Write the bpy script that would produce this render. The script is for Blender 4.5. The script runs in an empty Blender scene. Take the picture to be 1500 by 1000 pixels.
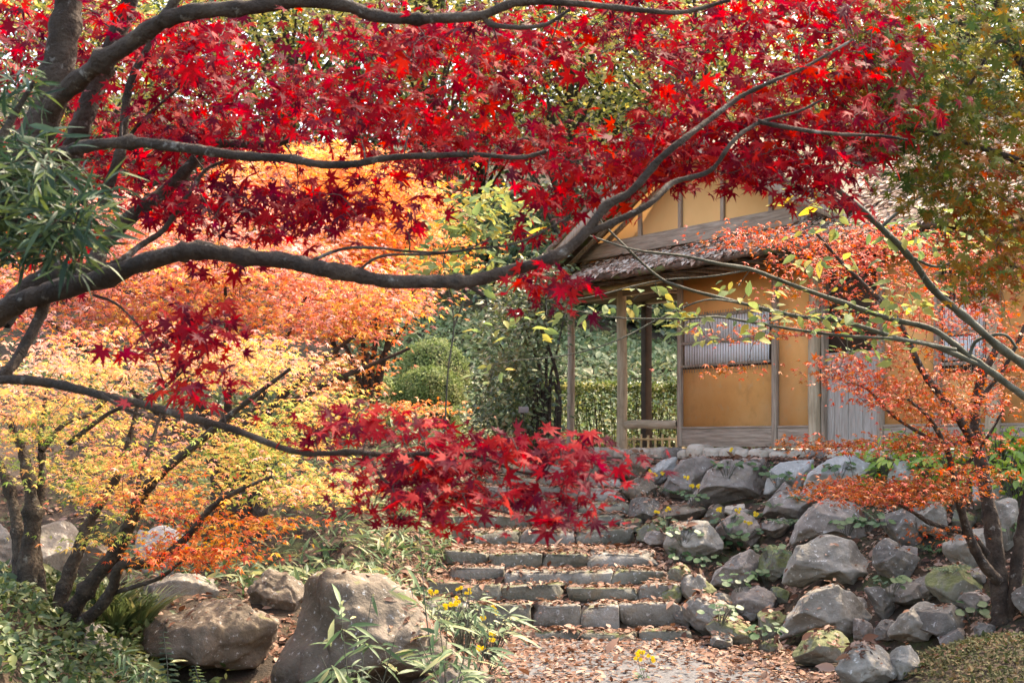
import bpy, math, random
import numpy as np
from mathutils import Vector
R = math.radians
SEED = 7
rng = np.random.default_rng(SEED)
random.seed(SEED)
scene = bpy.context.scene
COL = scene.collection

# ---------------------------------------------------------------- camera, sky, sun, exposure
F = 2200.0            # focal length in photo pixels (1500 wide)
HOR = 645.0           # photo row of the eye level
EYE = 1.75
cd = bpy.data.cameras.new('camera'); cam = bpy.data.objects.new('camera', cd); COL.objects.link(cam)
cam.location = (0, 0, EYE); cam.rotation_euler = (R(90), 0, 0)
cd.sensor_width = 36; cd.lens = 36 * F / 1500; cd.shift_y = (HOR - 500) / 1500
cd.clip_start = .1; cd.clip_end = 500
cd.dof.use_dof = True; cd.dof.focus_distance = 9.0; cd.dof.aperture_fstop = 9.0
scene.camera = cam

SUN_DIR = Vector((0.50, 0.52, 0.95)).normalized()      # towards the sun: behind the house, right
w = bpy.data.worlds.new("World"); scene.world = w; w.use_nodes = True
nt = w.node_tree; bg = nt.nodes['Background']
sky = nt.nodes.new('ShaderNodeTexSky'); sky.sky_type = 'NISHITA'; sky.sun_disc = False
sky.sun_elevation = math.asin(SUN_DIR.z); sky.sun_rotation = math.atan2(SUN_DIR.x, SUN_DIR.y)
sky.dust_density = 3.0; sky.air_density = 1.0
nt.links.new(sky.outputs[0], bg.inputs[0]); bg.inputs[1].default_value = 0.15
sl = bpy.data.lights.new('sun', 'SUN'); sl.energy = 2.0; sl.angle = R(.55); sl.color = (1, .93, .82)
so = bpy.data.objects.new('sun', sl); COL.objects.link(so); so.location = (10, 10, 30)
so.rotation_euler = SUN_DIR.to_track_quat('Z', 'Y').to_euler()
scene.view_settings.view_transform = 'Standard'; scene.view_settings.look = 'None'
scene.view_settings.exposure = 2.7; scene.view_settings.gamma = 1
scene.view_settings.use_white_balance = True; scene.view_settings.white_balance_temperature = 7900; scene.view_settings.white_balance_tint = 12
scene.render.engine = 'CYCLES'
scene.cycles.max_bounces = 8; scene.cycles.transmission_bounces = 6; scene.cycles.diffuse_bounces = 4
scene.cycles.sample_clamp_indirect = 6

# ---------------------------------------------------------------- helpers
def A(px, py, Y):     # a point seen at a photo pixel, Y metres away
    return np.array([(px - 750) / F * Y, Y, EYE - (py - HOR) / F * Y])

def tag(o, label=None, cat=None, group=None, kind=None):
    if label: o['label'] = label
    if cat: o['category'] = cat
    if group: o['group'] = group
    if kind: o['kind'] = kind
    return o

def empty(name, loc, rz=0, **k):
    o = bpy.data.objects.new(name, None); COL.objects.link(o)
    o.location = tuple(loc); o.rotation_euler = (0, 0, rz); o.empty_display_size = .2
    return tag(o, **k)

def mesh(name, V, Fc, mat, parent=None, origin=None, smooth=True, sizes=None, extra=None):
    """V (n,3), Fc: (m,k) array of indices, or a flat list with sizes"""
    V = np.asarray(V, dtype=np.float64)
    top = parent
    while top is not None and top.parent is not None: top = top.parent
    if top is not None and top.rotation_euler.z == 0:      # points given in the world; a turned thing takes its own coordinates
        q_ = parent
        while q_ is not None: V = V - np.array(q_.location); q_ = q_.parent
    elif origin is not None and origin is not False:
        V = V - np.asarray(origin)
    me = bpy.data.meshes.new(name); n1 = None
    if extra is not None:                                   # (V, quads, material): a second material in the same part
        EV, EF, emat = extra; off_ = np.array(origin if isinstance(origin, (tuple, list, np.ndarray)) else (0, 0, 0), float)
        q_ = parent
        while q_ is not None: EV = EV - np.array(q_.location); q_ = q_.parent
        Fc = np.asarray(Fc); n1 = len(Fc); sizes = np.concatenate([np.full(n1, Fc.shape[1]), np.full(len(EF), 4)]); Fc = np.concatenate([Fc.ravel(), (np.asarray(EF)+len(V)).ravel()]); V = np.vstack([V, EV])
    if sizes is None:
        Fc = np.asarray(Fc, dtype=np.int32); m, k = Fc.shape
        sizes = np.full(m, k, dtype=np.int32); flat = Fc.ravel()
    else:
        flat = np.asarray(Fc, dtype=np.int32); sizes = np.asarray(sizes, dtype=np.int32); m = len(sizes)
    me.vertices.add(len(V)); me.vertices.foreach_set('co', V.astype(np.float32).ravel())
    me.loops.add(len(flat)); me.loops.foreach_set('vertex_index', flat)
    me.polygons.add(m)
    st = np.concatenate([[0], np.cumsum(sizes)[:-1]]).astype(np.int32)
    me.polygons.foreach_set('loop_start', st); me.polygons.foreach_set('loop_total', sizes)
    if smooth: me.polygons.foreach_set('use_smooth', np.ones(m, dtype=bool))
    if n1 is not None: me.polygons.foreach_set('material_index', (np.arange(m) >= n1).astype(np.int32))
    me.update(calc_edges=True); me.validate()
    me.materials.append(mat)
    if n1 is not None: me.materials.append(emat)
    o = bpy.data.objects.new(name, me); COL.objects.link(o)
    if parent is not None: o.parent = parent
    elif origin is not None and origin is not False: o.location = tuple(origin)
    return o

class MB:             # mixed-size mesh builder
    def __init__(s): s.V = []; s.F = []; s.S = []; s.n = 0
    def add(s, V, faces):
        V = np.asarray(V, float)
        for f in faces: s.F.extend([i + s.n for i in f]); s.S.append(len(f))
        s.V.append(V); s.n += len(V)
    def addarr(s, V, Fc):
        Fc = np.asarray(Fc); s.F.extend((Fc + s.n).ravel().tolist()); s.S.extend([Fc.shape[1]] * len(Fc))
        s.V.append(np.asarray(V, float)); s.n += len(V)
    def box(s, x0, x1, y0, y1, z0, z1):
        v = [(x0,y0,z0),(x1,y0,z0),(x1,y1,z0),(x0,y1,z0),(x0,y0,z1),(x1,y0,z1),(x1,y1,z1),(x0,y1,z1)]
        s.add(v, [(0,3,2,1),(4,5,6,7),(0,1,5,4),(1,2,6,5),(2,3,7,6),(3,0,4,7)]); return s
    def build(s, name, mat, parent=None, origin=None, smooth=False):
        return mesh(name, np.concatenate(s.V), s.F, mat, parent, origin, smooth, sizes=s.S)

def bevel(o, wd=.006, seg=2):
    m = o.modifiers.new('b', 'BEVEL'); m.width = wd; m.segments = seg; m.limit_method = 'ANGLE'; return o

def smoothline(P, k=6):
    P = np.asarray(P, float)
    if len(P) < 3: return P
    Q = np.vstack([2*P[0]-P[1], P, 2*P[-1]-P[-2]]); out = []
    for i in range(1, len(Q)-2):
        for t in np.arange(k)/k:
            a, b, c, d = Q[i-1], Q[i], Q[i+1], Q[i+2]
            out.append(.5*((2*b)+(-a+c)*t+(2*a-5*b+4*c-d)*t*t+(-a+3*b-3*c+d)*t**3))
    out.append(P[-1]); return np.array(out)

def tube(P, rad, n=8, bump=0.0, cap=True):
    P = np.asarray(P, float); m = len(P); rad = np.broadcast_to(np.asarray(rad, float), (m,)).copy()
    T = np.gradient(P, axis=0); T /= np.linalg.norm(T, axis=1)[:, None] + 1e-9
    ref = np.array([0, 0, 1.]) if abs(T[0][2]) < .8 else np.array([1., 0, 0])
    N = np.empty_like(P); u = np.cross(T[0], ref); u /= np.linalg.norm(u)
    for i in range(m):
        u = u - T[i]*np.dot(u, T[i]); u /= np.linalg.norm(u) + 1e-9; N[i] = u
    B = np.cross(T, N); a = np.arange(n)/n*2*np.pi
    rr = rad[:, None]*np.ones((m, n))
    if bump: rr = rr*(1 + bump*rng.normal(size=(m, n))) * (1 + bump*rng.normal(size=(m, 1)))
    V = P[:, None, :] + rr[..., None]*(np.cos(a)[None, :, None]*N[:, None, :] + np.sin(a)[None, :, None]*B[:, None, :])
    V = V.reshape(-1, 3); i = np.arange(m-1)[:, None]*n; j = np.arange(n)[None, :]; j2 = (j+1) % n
    Fq = np.stack([i+j, i+j2, i+n+j2, i+n+j], -1).reshape(-1, 4)
    return V, Fq

def tubes(name, items, mat, parent=None, origin=None):
    """items: list of (P, rad, n, bump)"""
    Vs, Fs, k = [], [], 0
    for P, rad, n, b in items:
        V, Fq = tube(P, rad, n, b); Vs.append(V); Fs.append(Fq+k); k += len(V)
    return mesh(name, np.vstack(Vs), np.vstack(Fs), mat, parent, origin)

# ---- leaf templates: local x = tip direction, z = normal, stem end at the origin
def lobed(nl, spread, deep, wide, droop=.18):
    ang = np.linspace(-spread, spread, nl); out = []
    for k, a in enumerate(ang):
        c = 1 - .45*(abs(a)/spread)**1.6 if spread else 1
        d = (ang[1]-ang[0])/2
        if k == 0: out.append((deep*.55, a-d*1.1))
        out.append((c*.55, a-d*wide)); out.append((c, a)); out.append((c*.55, a+d*wide))
        out.append((deep, a+d) if k < nl-1 else (deep*.55, a+d*1.1))
    V = [(0, 0, 0)] + [(r*math.cos(a), r*math.sin(a), -droop*r*r) for r, a in out]
    n = len(out); Fc = [(0, i+1, i+2) for i in range(n-1)]
    return np.array(V, float)*.62, np.array(Fc)
MAPLE7 = lobed(7, R(128), .34, .50)
def star5(dr=.15):
    V = [(0, 0, 0)]
    for k in range(-2, 3):
        r = 1-.22*abs(k); V.append((r*math.cos(k*R(52)), r*math.sin(k*R(52)), -dr))
        if k < 2: V.append((.32*math.cos((k+.5)*R(52)), .32*math.sin((k+.5)*R(52)), 0))
    return np.array(V, float)*.7, np.array([(0, i, i+1) for i in range(1, 9)])
MAPLE5 = star5()
def lens(wd, fold=.12, n=3, curl=.15):
    xs = np.linspace(0, 1, n+2); V = [(0, 0, 0)]
    for x in xs[1:-1]:
        h = wd*math.sin(math.pi*x**.8)
        V += [(x, -h, fold*h-curl*x*x), (x, 0, -curl*x*x), (x, h, fold*h-curl*x*x)]
    V.append((1, 0, -curl)); L = len(V)-1; Fc = [(0, 1, 2), (0, 2, 3)]
    for k in range(n-1):
        b = 1+3*k; Fc += [(b, b+3, b+4), (b, b+4, b+1), (b+1, b+4, b+5), (b+1, b+5, b+2)]
    b = 1+3*(n-1); Fc += [(b, L, b+1), (b+1, L, b+2)]
    return np.array(V, float), np.array(Fc)
OVAL = lens(.24, .3, 3, .12)
LANCE = lens(.085, .3, 3, .25)
BLADE = lens(.03, .3, 4, .45)
DIAM = (np.array([(0,0,0),(.5,-.3,.05),(1,0,-.05),(.5,.3,.05)], float), np.array([(0,1,2),(0,2,3)]))
ROUND = (np.array([(.5,0,-.06)] + [(.5+.5*math.cos(a)*(1 if abs(a-math.pi)>.3 else .75), .52*math.sin(a), .03*math.sin(3*a)) for a in np.arange(12)/12*2*math.pi], float),
         np.array([(0, 1+i, 1+(i+1) % 12) for i in range(12)]))

def unit(v): return v/(np.linalg.norm(v, axis=-1, keepdims=True)+1e-9)
def leaves(tmpl, P, N, T, S):
    """template scattered at P with normals N, tip directions T, sizes S"""
    TV, TF = tmpl; N = unit(N); T = unit(T - N*np.sum(T*N, -1, keepdims=True)); B = np.cross(N, T)
    V = P[:, None, :] + S[:, None, None]*(TV[None, :, 0, None]*T[:, None, :] + TV[None, :, 1, None]*B[:, None, :] + TV[None, :, 2, None]*N[:, None, :])
    k = len(TV); Fc = TF[None] + (np.arange(len(P))*k)[:, None, None]
    return V.reshape(-1, 3), Fc.reshape(-1, 3)
def rnd(n, s=1.): return rng.normal(size=(n, 3))*s

# ---------------------------------------------------------------- materials
def newmat(name):
    m = bpy.data.materials.new(name); m.use_nodes = True
    nt = m.node_tree; return m, nt, nt.nodes, nt.links, nt.nodes['Principled BSDF']
def ramp(nd, cols, pos=None):
    r = nd.new('ShaderNodeValToRGB'); e = r.color_ramp.elements
    pos = pos or [i/(len(cols)-1) for i in range(len(cols))]
    while len(e) < len(cols): e.new(.5)
    for i, (c, p) in enumerate(zip(cols, pos)): e[i].position = p; e[i].color = (*c, 1)
    return r
def noise(nd, lk, scale, detail=4, vec=None, rough=.6, stretch=None):
    tc = nd.new('ShaderNodeTexCoord'); n = nd.new('ShaderNodeTexNoise')
    n.inputs['Scale'].default_value = scale; n.inputs['Detail'].default_value = detail; n.inputs['Roughness'].default_value = rough
    src = tc.outputs['Object']
    if stretch:
        mp = nd.new('ShaderNodeMapping'); mp.inputs['Scale'].default_value = stretch; lk.new(src, mp.inputs[0]); src = mp.outputs[0]
    lk.new(src, n.inputs['Vector']); return n
def math_(nd, lk, op, a, b, clamp=False):
    m = nd.new('ShaderNodeMath'); m.operation = op; m.use_clamp = clamp
    for i, v in enumerate((a, b)):
        if isinstance(v, (int, float)): m.inputs[i].default_value = v
        else: lk.new(v, m.inputs[i])
    return m.outputs[0]
def leafmat(name, cols, trans=.45, rough=.5, nscale=1.2, zr=None, wr=.45, spec=.35, tboost=1.5, con=1.5):
    """colour per leaf from a random value, a soft patchiness and (zr) height on the tree"""
    m, nt, nd, lk, bs = newmat(name); kk = .8 if name.split('_')[0] in ('yellow', 'coral', 'bright', 'orange') else .66; cols = [tuple(v*kk for v in c) for c in cols]
    g = nd.new('ShaderNodeNewGeometry'); n = noise(nd, lk, nscale, 2)
    nn = math_(nd, lk, 'SUBTRACT', math_(nd, lk, 'MULTIPLY', n.outputs[0], 2.2), .6, True)
    f = math_(nd, lk, 'ADD', math_(nd, lk, 'MULTIPLY', g.outputs['Random Per Island'], wr), math_(nd, lk, 'MULTIPLY', nn, 1-wr if zr is None else (1-wr)*.6))
    if zr:
        tc = nd.new('ShaderNodeTexCoord'); sp = nd.new('ShaderNodeSeparateXYZ'); lk.new(tc.outputs['Object'], sp.inputs[0])
        mr = nd.new('ShaderNodeMapRange'); mr.inputs[1].default_value, mr.inputs[2].default_value = zr
        lk.new(sp.outputs[2], mr.inputs[0]); f = math_(nd, lk, 'ADD', f, math_(nd, lk, 'MULTIPLY', mr.outputs[0], (1-wr)*.4))
    f = math_(nd, lk, 'ADD', math_(nd, lk, 'MULTIPLY', math_(nd, lk, 'SUBTRACT', f, .5), con), .5)
    r = ramp(nd, cols); lk.new(f, r.inputs[0]); lk.new(r.outputs[0], bs.inputs['Base Color'])
    bs.inputs['Roughness'].default_value = rough; bs.inputs['Specular IOR Level'].default_value = spec
    t = nd.new('ShaderNodeBsdfTranslucent'); hs = nd.new('ShaderNodeHueSaturation')
    hs.inputs['Saturation'].default_value = 1.08; hs.inputs['Value'].default_value = tboost
    lk.new(r.outputs[0], hs.inputs['Color']); lk.new(hs.outputs[0], t.inputs[0])
    mx = nd.new('ShaderNodeMixShader'); mx.inputs[0].default_value = trans
    lk.new(bs.outputs[0], mx.inputs[1]); lk.new(t.outputs[0], mx.inputs[2]); lk.new(mx.outputs[0], nd['Material Output'].inputs[0])
    return m
def surf(name, cols, scale=6, rough=.85, bump=.4, bscale=None, stretch=None, detail=8, dist=.02, pos=None, spec=.3, spots=None):
    m, nt, nd, lk, bs = newmat(name)
    n = noise(nd, lk, scale, detail, stretch=stretch); r = ramp(nd, cols, pos or [.3+.4*i/(len(cols)-1) for i in range(len(cols))])
    lk.new(n.outputs[0], r.inputs[0]); out = r.outputs[0]
    for (sc, lo, hi, c, amt) in (spots or []):
        n3 = noise(nd, lk, sc, 6, rough=.65); mr = nd.new('ShaderNodeMapRange'); mr.inputs[1].default_value = lo; mr.inputs[2].default_value = hi
        mr.inputs[4].default_value = amt; lk.new(n3.outputs[0], mr.inputs[0])
        mx = nd.new('ShaderNodeMix'); mx.data_type = 'RGBA'; lk.new(mr.outputs[0], mx.inputs[0]); lk.new(out, mx.inputs[6]); mx.inputs[7].default_value = (*c, 1)
        out = mx.outputs[2]
    lk.new(out, bs.inputs['Base Color'])
    bs.inputs['Roughness'].default_value = rough; bs.inputs['Specular IOR Level'].default_value = spec
    n2 = noise(nd, lk, bscale or scale*3, 8, stretch=stretch); b = nd.new('ShaderNodeBump'); b.inputs['Strength'].default_value = bump; b.inputs['Distance'].default_value = dist
    lk.new(n2.outputs[0], b.inputs['Height']); lk.new(b.outputs[0], bs.inputs['Normal'])
    return m
def rockmat(name, cols, moss=.0, warm=0):
    """stone with veins, lichen flecks and moss that sits on upward faces"""
    m = surf(name, cols, 2.6, .8, .9, 11, detail=10, dist=.035, spots=[(24, .60, .66, (.52, .51, .48), .6), (9, .57, .7, (.07, .06, .05), .6), (4, .56, .68, (.20, .15, .09), .5)])
    nt = m.node_tree; nd, lk = nt.nodes, nt.links; bs = nd['Principled BSDF']
    src = bs.inputs['Base Color'].links[0].from_socket
    g = nd.new('ShaderNodeNewGeometry'); sp = nd.new('ShaderNodeSeparateXYZ'); lk.new(g.outputs['Normal'], sp.inputs[0])
    n = noise(nd, lk, 5, 6); f = math_(nd, lk, 'ADD', math_(nd, lk, 'MULTIPLY', sp.outputs[2], .3), n.outputs[0])
    mr = nd.new('ShaderNodeMapRange'); mr.inputs[1].default_value = .86-moss*.35; mr.inputs[2].default_value = .96-moss*.3; mr.inputs[4].default_value = .85; lk.new(f, mr.inputs[0])
    mx = nd.new('ShaderNodeMix'); mx.data_type = 'RGBA'; lk.new(mr.outputs[0], mx.inputs[0]); lk.new(src, mx.inputs[6]); mx.inputs[7].default_value = (.11, .12, .035, 1)
    lk.new(mx.outputs[2], bs.inputs['Base Color'])
    return m

M = {}
M['bark'] = surf('maple_bark', [(.015,.010,.007),(.046,.031,.022),(.092,.068,.050)], 9, .9, 1.0, 34, (1,1,1), dist=.03, spots=[(16,.6,.68,(.26,.24,.21),.7),(6,.58,.62,(.03,.025,.02),.7)])
M['bark_dark'] = surf('dark_bark', [(.014,.010,.007),(.042,.030,.020),(.085,.064,.045)], 11, .9, 1.0, 45, dist=.03, spots=[(14,.6,.66,(.20,.19,.15),.6)])
M['bark_green'] = surf('grey_green_bark', [(.03,.033,.024),(.07,.072,.052),(.115,.115,.09)], 10, .8, .5, 30)
M['twig'] = surf('twig_bark', [(.03,.02,.018),(.08,.055,.045)], 20, .8, .3)
M['red'] = leafmat('red_maple_leaf', [(.075,.005,.020),(.17,.005,.024),(.34,.005,.018),(.52,.008,.014),(.58,.028,.012)], .50, .6, 1.6, wr=.62, spec=.12, tboost=1.2, con=1.25)
M['left'] = leafmat('yellow_orange_maple_leaf', [(.16,.24,.05),(.34,.38,.09),(.66,.50,.14),(.76,.40,.14),(.70,.26,.14),(.70,.38,.30)], .42, .5, 1.1, zr=(.0,2.1), wr=.26, con=2.6, tboost=1.15, spec=.06)
M['pink'] = leafmat('coral_maple_leaf', [(.74,.44,.10),(.76,.32,.10),(.66,.15,.07),(.62,.17,.13),(.74,.40,.34)], .42, .45, 1.2, zr=(.6,3.2), wr=.40, con=2.6, tboost=1.2, spec=.08)
M['orange'] = leafmat('bright_orange_maple_leaf', [(.82,.50,.14),(.85,.42,.12),(.82,.24,.07),(.80,.26,.12),(.86,.50,.34)], .5, .5, 1.0, wr=.5, tboost=1.3, spec=.1)
M['rusty'] = leafmat('rusty_maple_leaf', [(.24,.08,.02),(.48,.15,.03),(.60,.15,.04),(.62,.08,.04),(.58,.12,.09)], .40, .5, 1.4, zr=(.4,3.0), wr=.45, con=1.8, tboost=1.0, spec=.12)
M['redspray'] = leafmat('orange_red_maple_leaf', [(.50,.30,.05),(.66,.22,.05),(.68,.13,.04),(.60,.07,.04)], .45, .5, 2.0, wr=.5, spec=.15, tboost=1.2, con=1.8)
M['topright'] = leafmat('green_orange_maple_leaf', [(.05,.09,.03),(.10,.15,.03),(.19,.18,.04),(.30,.15,.03),(.40,.07,.03)], .42, .6, 1.6, wr=.5, spec=.08, tboost=1.1)
M['yg'] = leafmat('yellow_green_leaf', [(.12,.19,.07),(.20,.27,.10),(.34,.34,.10),(.58,.42,.07)], .45, .6, 1.6, wr=.6, tboost=1.15, spec=.12)
M['yellow'] = leafmat('cream_yellow_leaf', [(.14,.20,.06),(.35,.38,.10),(.70,.58,.16),(.85,.66,.26)], .5, .4, .5, wr=.6)
M['podo'] = leafmat('narrow_evergreen_leaf', [(.018,.04,.02),(.035,.075,.038),(.06,.105,.058),(.16,.21,.06)], .2, .5, 3, wr=.7, spec=.2)
M['camellia'] = leafmat('glossy_dark_leaf', [(.06,.09,.04),(.12,.17,.07),(.19,.24,.09),(.34,.29,.13)], .25, .35, 1.5, wr=.6, spec=.4)
M['hedge'] = leafmat('hedge_leaf', [(.05,.09,.03),(.12,.17,.05),(.22,.25,.08),(.42,.38,.16)], .35, .4, 2, wr=.6)
M['azalea'] = leafmat('clipped_azalea_leaf', [(.09,.14,.04),(.19,.26,.08),(.30,.36,.13),(.44,.42,.20)], .25, .6, 3, wr=.5, spec=.12)
M['forest'] = leafmat('forest_leaf', [(.03,.06,.035),(.07,.12,.06),(.13,.19,.08),(.36,.36,.12)], .35, .35, .35, wr=.5, spec=.5)
M['sasa'] = leafmat('bamboo_grass_leaf', [(.06,.11,.05),(.12,.20,.08),(.20,.28,.13),(.42,.40,.18)], .3, .5, 3, wr=.7, spec=.2)
M['bright'] = leafmat('bright_green_leaf', [(.16,.30,.05),(.30,.44,.07),(.50,.55,.08)], .5, .35, 2, wr=.6)
M['cover'] = leafmat('ground_cover_leaf', [(.03,.06,.02),(.07,.12,.04),(.12,.18,.06),(.22,.24,.07)], .3, .45, 2, wr=.6)
M['mound'] = leafmat('creeping_leaf', [(.03,.035,.015),(.06,.075,.025),(.11,.10,.04),(.18,.11,.06)], .2, .7, 4, wr=.6, spec=.1)
M['farf'] = leafmat('leopard_plant_leaf', [(.03,.085,.03),(.06,.14,.045),(.11,.19,.07)], .25, .5, 3, wr=.6, spec=.25)
M['litter'] = leafmat('fallen_leaf', [(.09,.035,.02),(.20,.08,.04),(.33,.165,.10),(.48,.32,.235)], .12, .75, 1.5, wr=.75)
M['litter_sunlit'] = leafmat('roof_leaf_litter_sunlit', [(.20,.09,.05),(.45,.25,.16),(.66,.46,.34),(.80,.68,.55)], .12, .7, 1.5, wr=.75)  # paler copy of the ground litter; sunlight on the roofs put into its colour
M['petal'] = leafmat('yellow_petal', [(.75,.50,.02),(.85,.66,.04)], .4, .5)
M['mossgrass'] = leafmat('slope_grass', [(.10,.16,.07),(.19,.27,.12),(.29,.37,.18),(.50,.46,.24)], .3, .5, .8, wr=.6)

M['soil'] = surf('leafy_soil', [(.016,.011,.007),(.038,.025,.015),(.07,.044,.026)], 3, .95, .8, 40, spots=[(2.2,.52,.62,(.05,.07,.02),.6)])
M['gravel'] = surf('grey_gravel', [(.05,.05,.052),(.085,.085,.088),(.14,.14,.143)], 60, .9, .8, 70, dist=.01)
M['rock_grey'] = rockmat('grey_rock', [(.095,.087,.07),(.18,.164,.137),(.27,.247,.21)])
M['rock_purple'] = rockmat('purplish_rock', [(.11,.090,.075),(.18,.152,.13),(.26,.222,.19)])
M['rock_light'] = rockmat('pale_rock', [(.20,.192,.175),(.29,.28,.26),(.38,.37,.345)])
M['rock_brown'] = rockmat('brown_rock', [(.06,.047,.033),(.115,.090,.065),(.19,.150,.113)])
M['rock_dark'] = rockmat('dark_rock', [(.06,.053,.045),(.11,.098,.084),(.17,.153,.133)])
M['rock_moss'] = rockmat('mossy_rock', [(.10,.095,.075),(.17,.165,.13),(.25,.24,.19)], 1.0)
M['step'] = rockmat('step_stone', [(.065,.062,.045),(.125,.118,.090),(.20,.188,.150)], .25)
M['fstone'] = rockmat('river_stone', [(.27,.22,.165),(.42,.355,.28),(.56,.49,.40)], .0)
M['mortar'] = surf('mortar', [(.34,.31,.28),(.46,.43,.40)], 12, .9, .4)
M['plaster'] = surf('ochre_plaster', [(.68,.31,.10),(.76,.36,.12),(.80,.40,.15)], 1.4, .9, .15, 60, dist=.004, spots=[(2.5,.52,.75,(.48,.23,.08),.75),(.9,.5,.7,(.80,.47,.22),.6),(30,.60,.68,(.50,.25,.09),.5),(7,.58,.66,(.62,.40,.22),.45)])
M['plaster2'] = surf('pale_ochre_plaster', [(.68,.37,.14),(.76,.42,.17)], 1.4, .9, .15, 60, dist=.004)
M['wood'] = surf('weathered_wood', [(.17,.125,.09),(.29,.22,.165),(.40,.32,.25)], 5, .8, .5, 14, stretch=(6,6,.6), dist=.008)
M['woodh'] = surf('weathered_beam', [(.17,.125,.09),(.29,.22,.165),(.40,.32,.25)], 5, .8, .5, 14, stretch=(.6,6,8), dist=.008)
M['log'] = surf('pale_log', [(.26,.19,.12),(.40,.30,.20),(.50,.40,.29)], 6, .75, .4, 16, stretch=(5,5,.6), dist=.006, spots=[(7,.58,.7,(.20,.14,.09),.6)])
M['logh'] = surf('pale_rail_log', [(.26,.19,.12),(.40,.30,.20),(.50,.40,.29)], 6, .75, .4, 16, stretch=(.6,5,5), dist=.006)
M['board'] = surf('grey_boards', [(.24,.20,.165),(.35,.305,.265),(.45,.40,.36)], 8, .85, .5, 20, stretch=(6,6,.5), dist=.006)
M['darkwood'] = surf('dark_wood', [(.035,.022,.015),(.07,.045,.03)], 6, .8, .3)
M['paper'] = surf('shoji_paper', [(.72,.71,.72),(.82,.81,.83)], 3, .9, .05)
M['bark_roof'] = surf('bark_shingle', [(.06,.035,.025),(.13,.08,.055),(.21,.15,.11)], 7, .9, .9, 22, stretch=(1,1,4), spots=[(3.0,.56,.62,(.10,.13,.035),.9)])
M['bamboo'] = surf('dry_bamboo', [(.42,.32,.18),(.60,.50,.32)], 8, .6, .2)
M['whitepaint'] = surf('weathered_white', [(.55,.55,.52),(.72,.72,.70)], 8, .6, .2)
M['sign'] = surf('plant_tag', [(.13,.11,.10),(.20,.17,.16)], 9, .6, .2)
# ---------------------------------------------------------------- terrain
STEPS = [(13.10,.08),(13.5,.29),(13.83,.42),(14.16,.54),(14.5,.68),(15.5,.84),(15.9,.98),(16.25,1.10),(16.6,1.24),(16.95,1.36),(17.3,1.48)]
kY = [-60, 12.9, 13.1]; kz = [0, 0, 0]
pz = 0
for i, (y_, z_) in enumerate(STEPS):
    kY.append(y_+.02); kz.append(pz+.0 if i == 0 else pz-.02)
    if i == 4: kY.append(14.95); kz.append(.67)
    pz = z_
kY += [17.7, 24, 26, 28, 34, 60, 200]; kz += [1.5, 1.55, 2.2, 3.2, 5.6, 15, 20]
Dv = np.array([.534, -.845]); Nv = np.array([-.845, -.534]); E0 = np.array([1.156, 19.3])
P0 = np.array([2.2546, 20.0]); ZF = 1.67
def XL(y): return np.interp(y, [5, 9, 11, 12.5, 14, 17.5, 20, 24], [-.3, -.1, -.05, -.35, -.72, -.62, -1.2, -4])
def XR(y): return np.interp(y, [5, 10.8, 11.85, 12.8, 13.2, 17.5], [2.4, 2.35, 2.3, 2.0, 1.6, 1.3])
def H(x, y):
    x = np.asarray(x, float); y = np.asarray(y, float)
    b = np.interp(y, kY, kz)
    q = Nv[0]*(x-E0[0]) + Nv[1]*(y-E0[1])
    rough = .04*np.sin(3.1*x+1.3*y) + .03*np.sin(5.3*y-2.2*x+1) + .02*np.sin(9*x+7*y)
    bank = 1.53 - .66*np.maximum(q, 0) + rough*np.clip(q*2, 0, 1)
    bank = np.where(x > XR(y)-.1, np.minimum(bank, 1.53), -9)
    L = XL(y)-x; fade = np.clip((26-y)/8, 0, 1)
    lf = (np.clip(L*.55, 0, .45) + np.clip((L-1.5)*.12, 0, .5) + rough*np.clip(L*2, 0, 1))*fade
    s_ = np.clip((x+3.1)/.8, 0, 1)*np.clip((y-6)/2, 0, 1); lf = lf*(1-s_*(1-np.clip((y-10.1)/1.3, .12, 1)))
    m = .38*np.exp(-((x-3.45)/.75)**2 - ((y-10.2)/1.0)**2)
    far = np.clip((y-26)/8, 0, 1)*(.8*np.sin(.21*x+.1*y)+.5*np.sin(.37*x-.3*y))
    z = np.maximum(b + np.where(L > 0, lf, 0), bank)
    return z + m*(x > XR(y)) + far
def hit(px, py):
    Y = np.arange(4, 60, .02); x = (px-750)/F*Y; z = EYE-(py-HOR)/F*Y
    k = np.nonzero(z <= H(x, Y))[0]; k = k[0] if len(k) else -1
    return np.array([x[k], Y[k], float(H(x[k], Y[k]))])
def gridmesh(name, X, Yv, off, mat, **k):
    gx, gy = np.meshgrid(X, Yv); V = np.stack([gx.ravel(), gy.ravel(), (H(gx, gy)+off).ravel()], -1)
    n = len(X); m = len(Yv); i = np.arange(m-1)[:, None]*n+np.arange(n-1)[None]
    Fq = np.stack([i, i+1, i+n+1, i+n], -1).reshape(-1, 4)
    return tag(mesh(name, V, Fq, mat), **k)
xs = np.unique(np.concatenate([np.linspace(-90, -8, 30), np.arange(-8, 8, .08), np.linspace(8, 90, 30)]))
ys = np.unique(np.concatenate([np.linspace(-40, 6, 20), np.arange(6, 19, .06), np.arange(19, 40, .4), np.linspace(40, 180, 40)]))
gridmesh('ground', xs, ys, 0, M['soil'], kind='structure')
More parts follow.
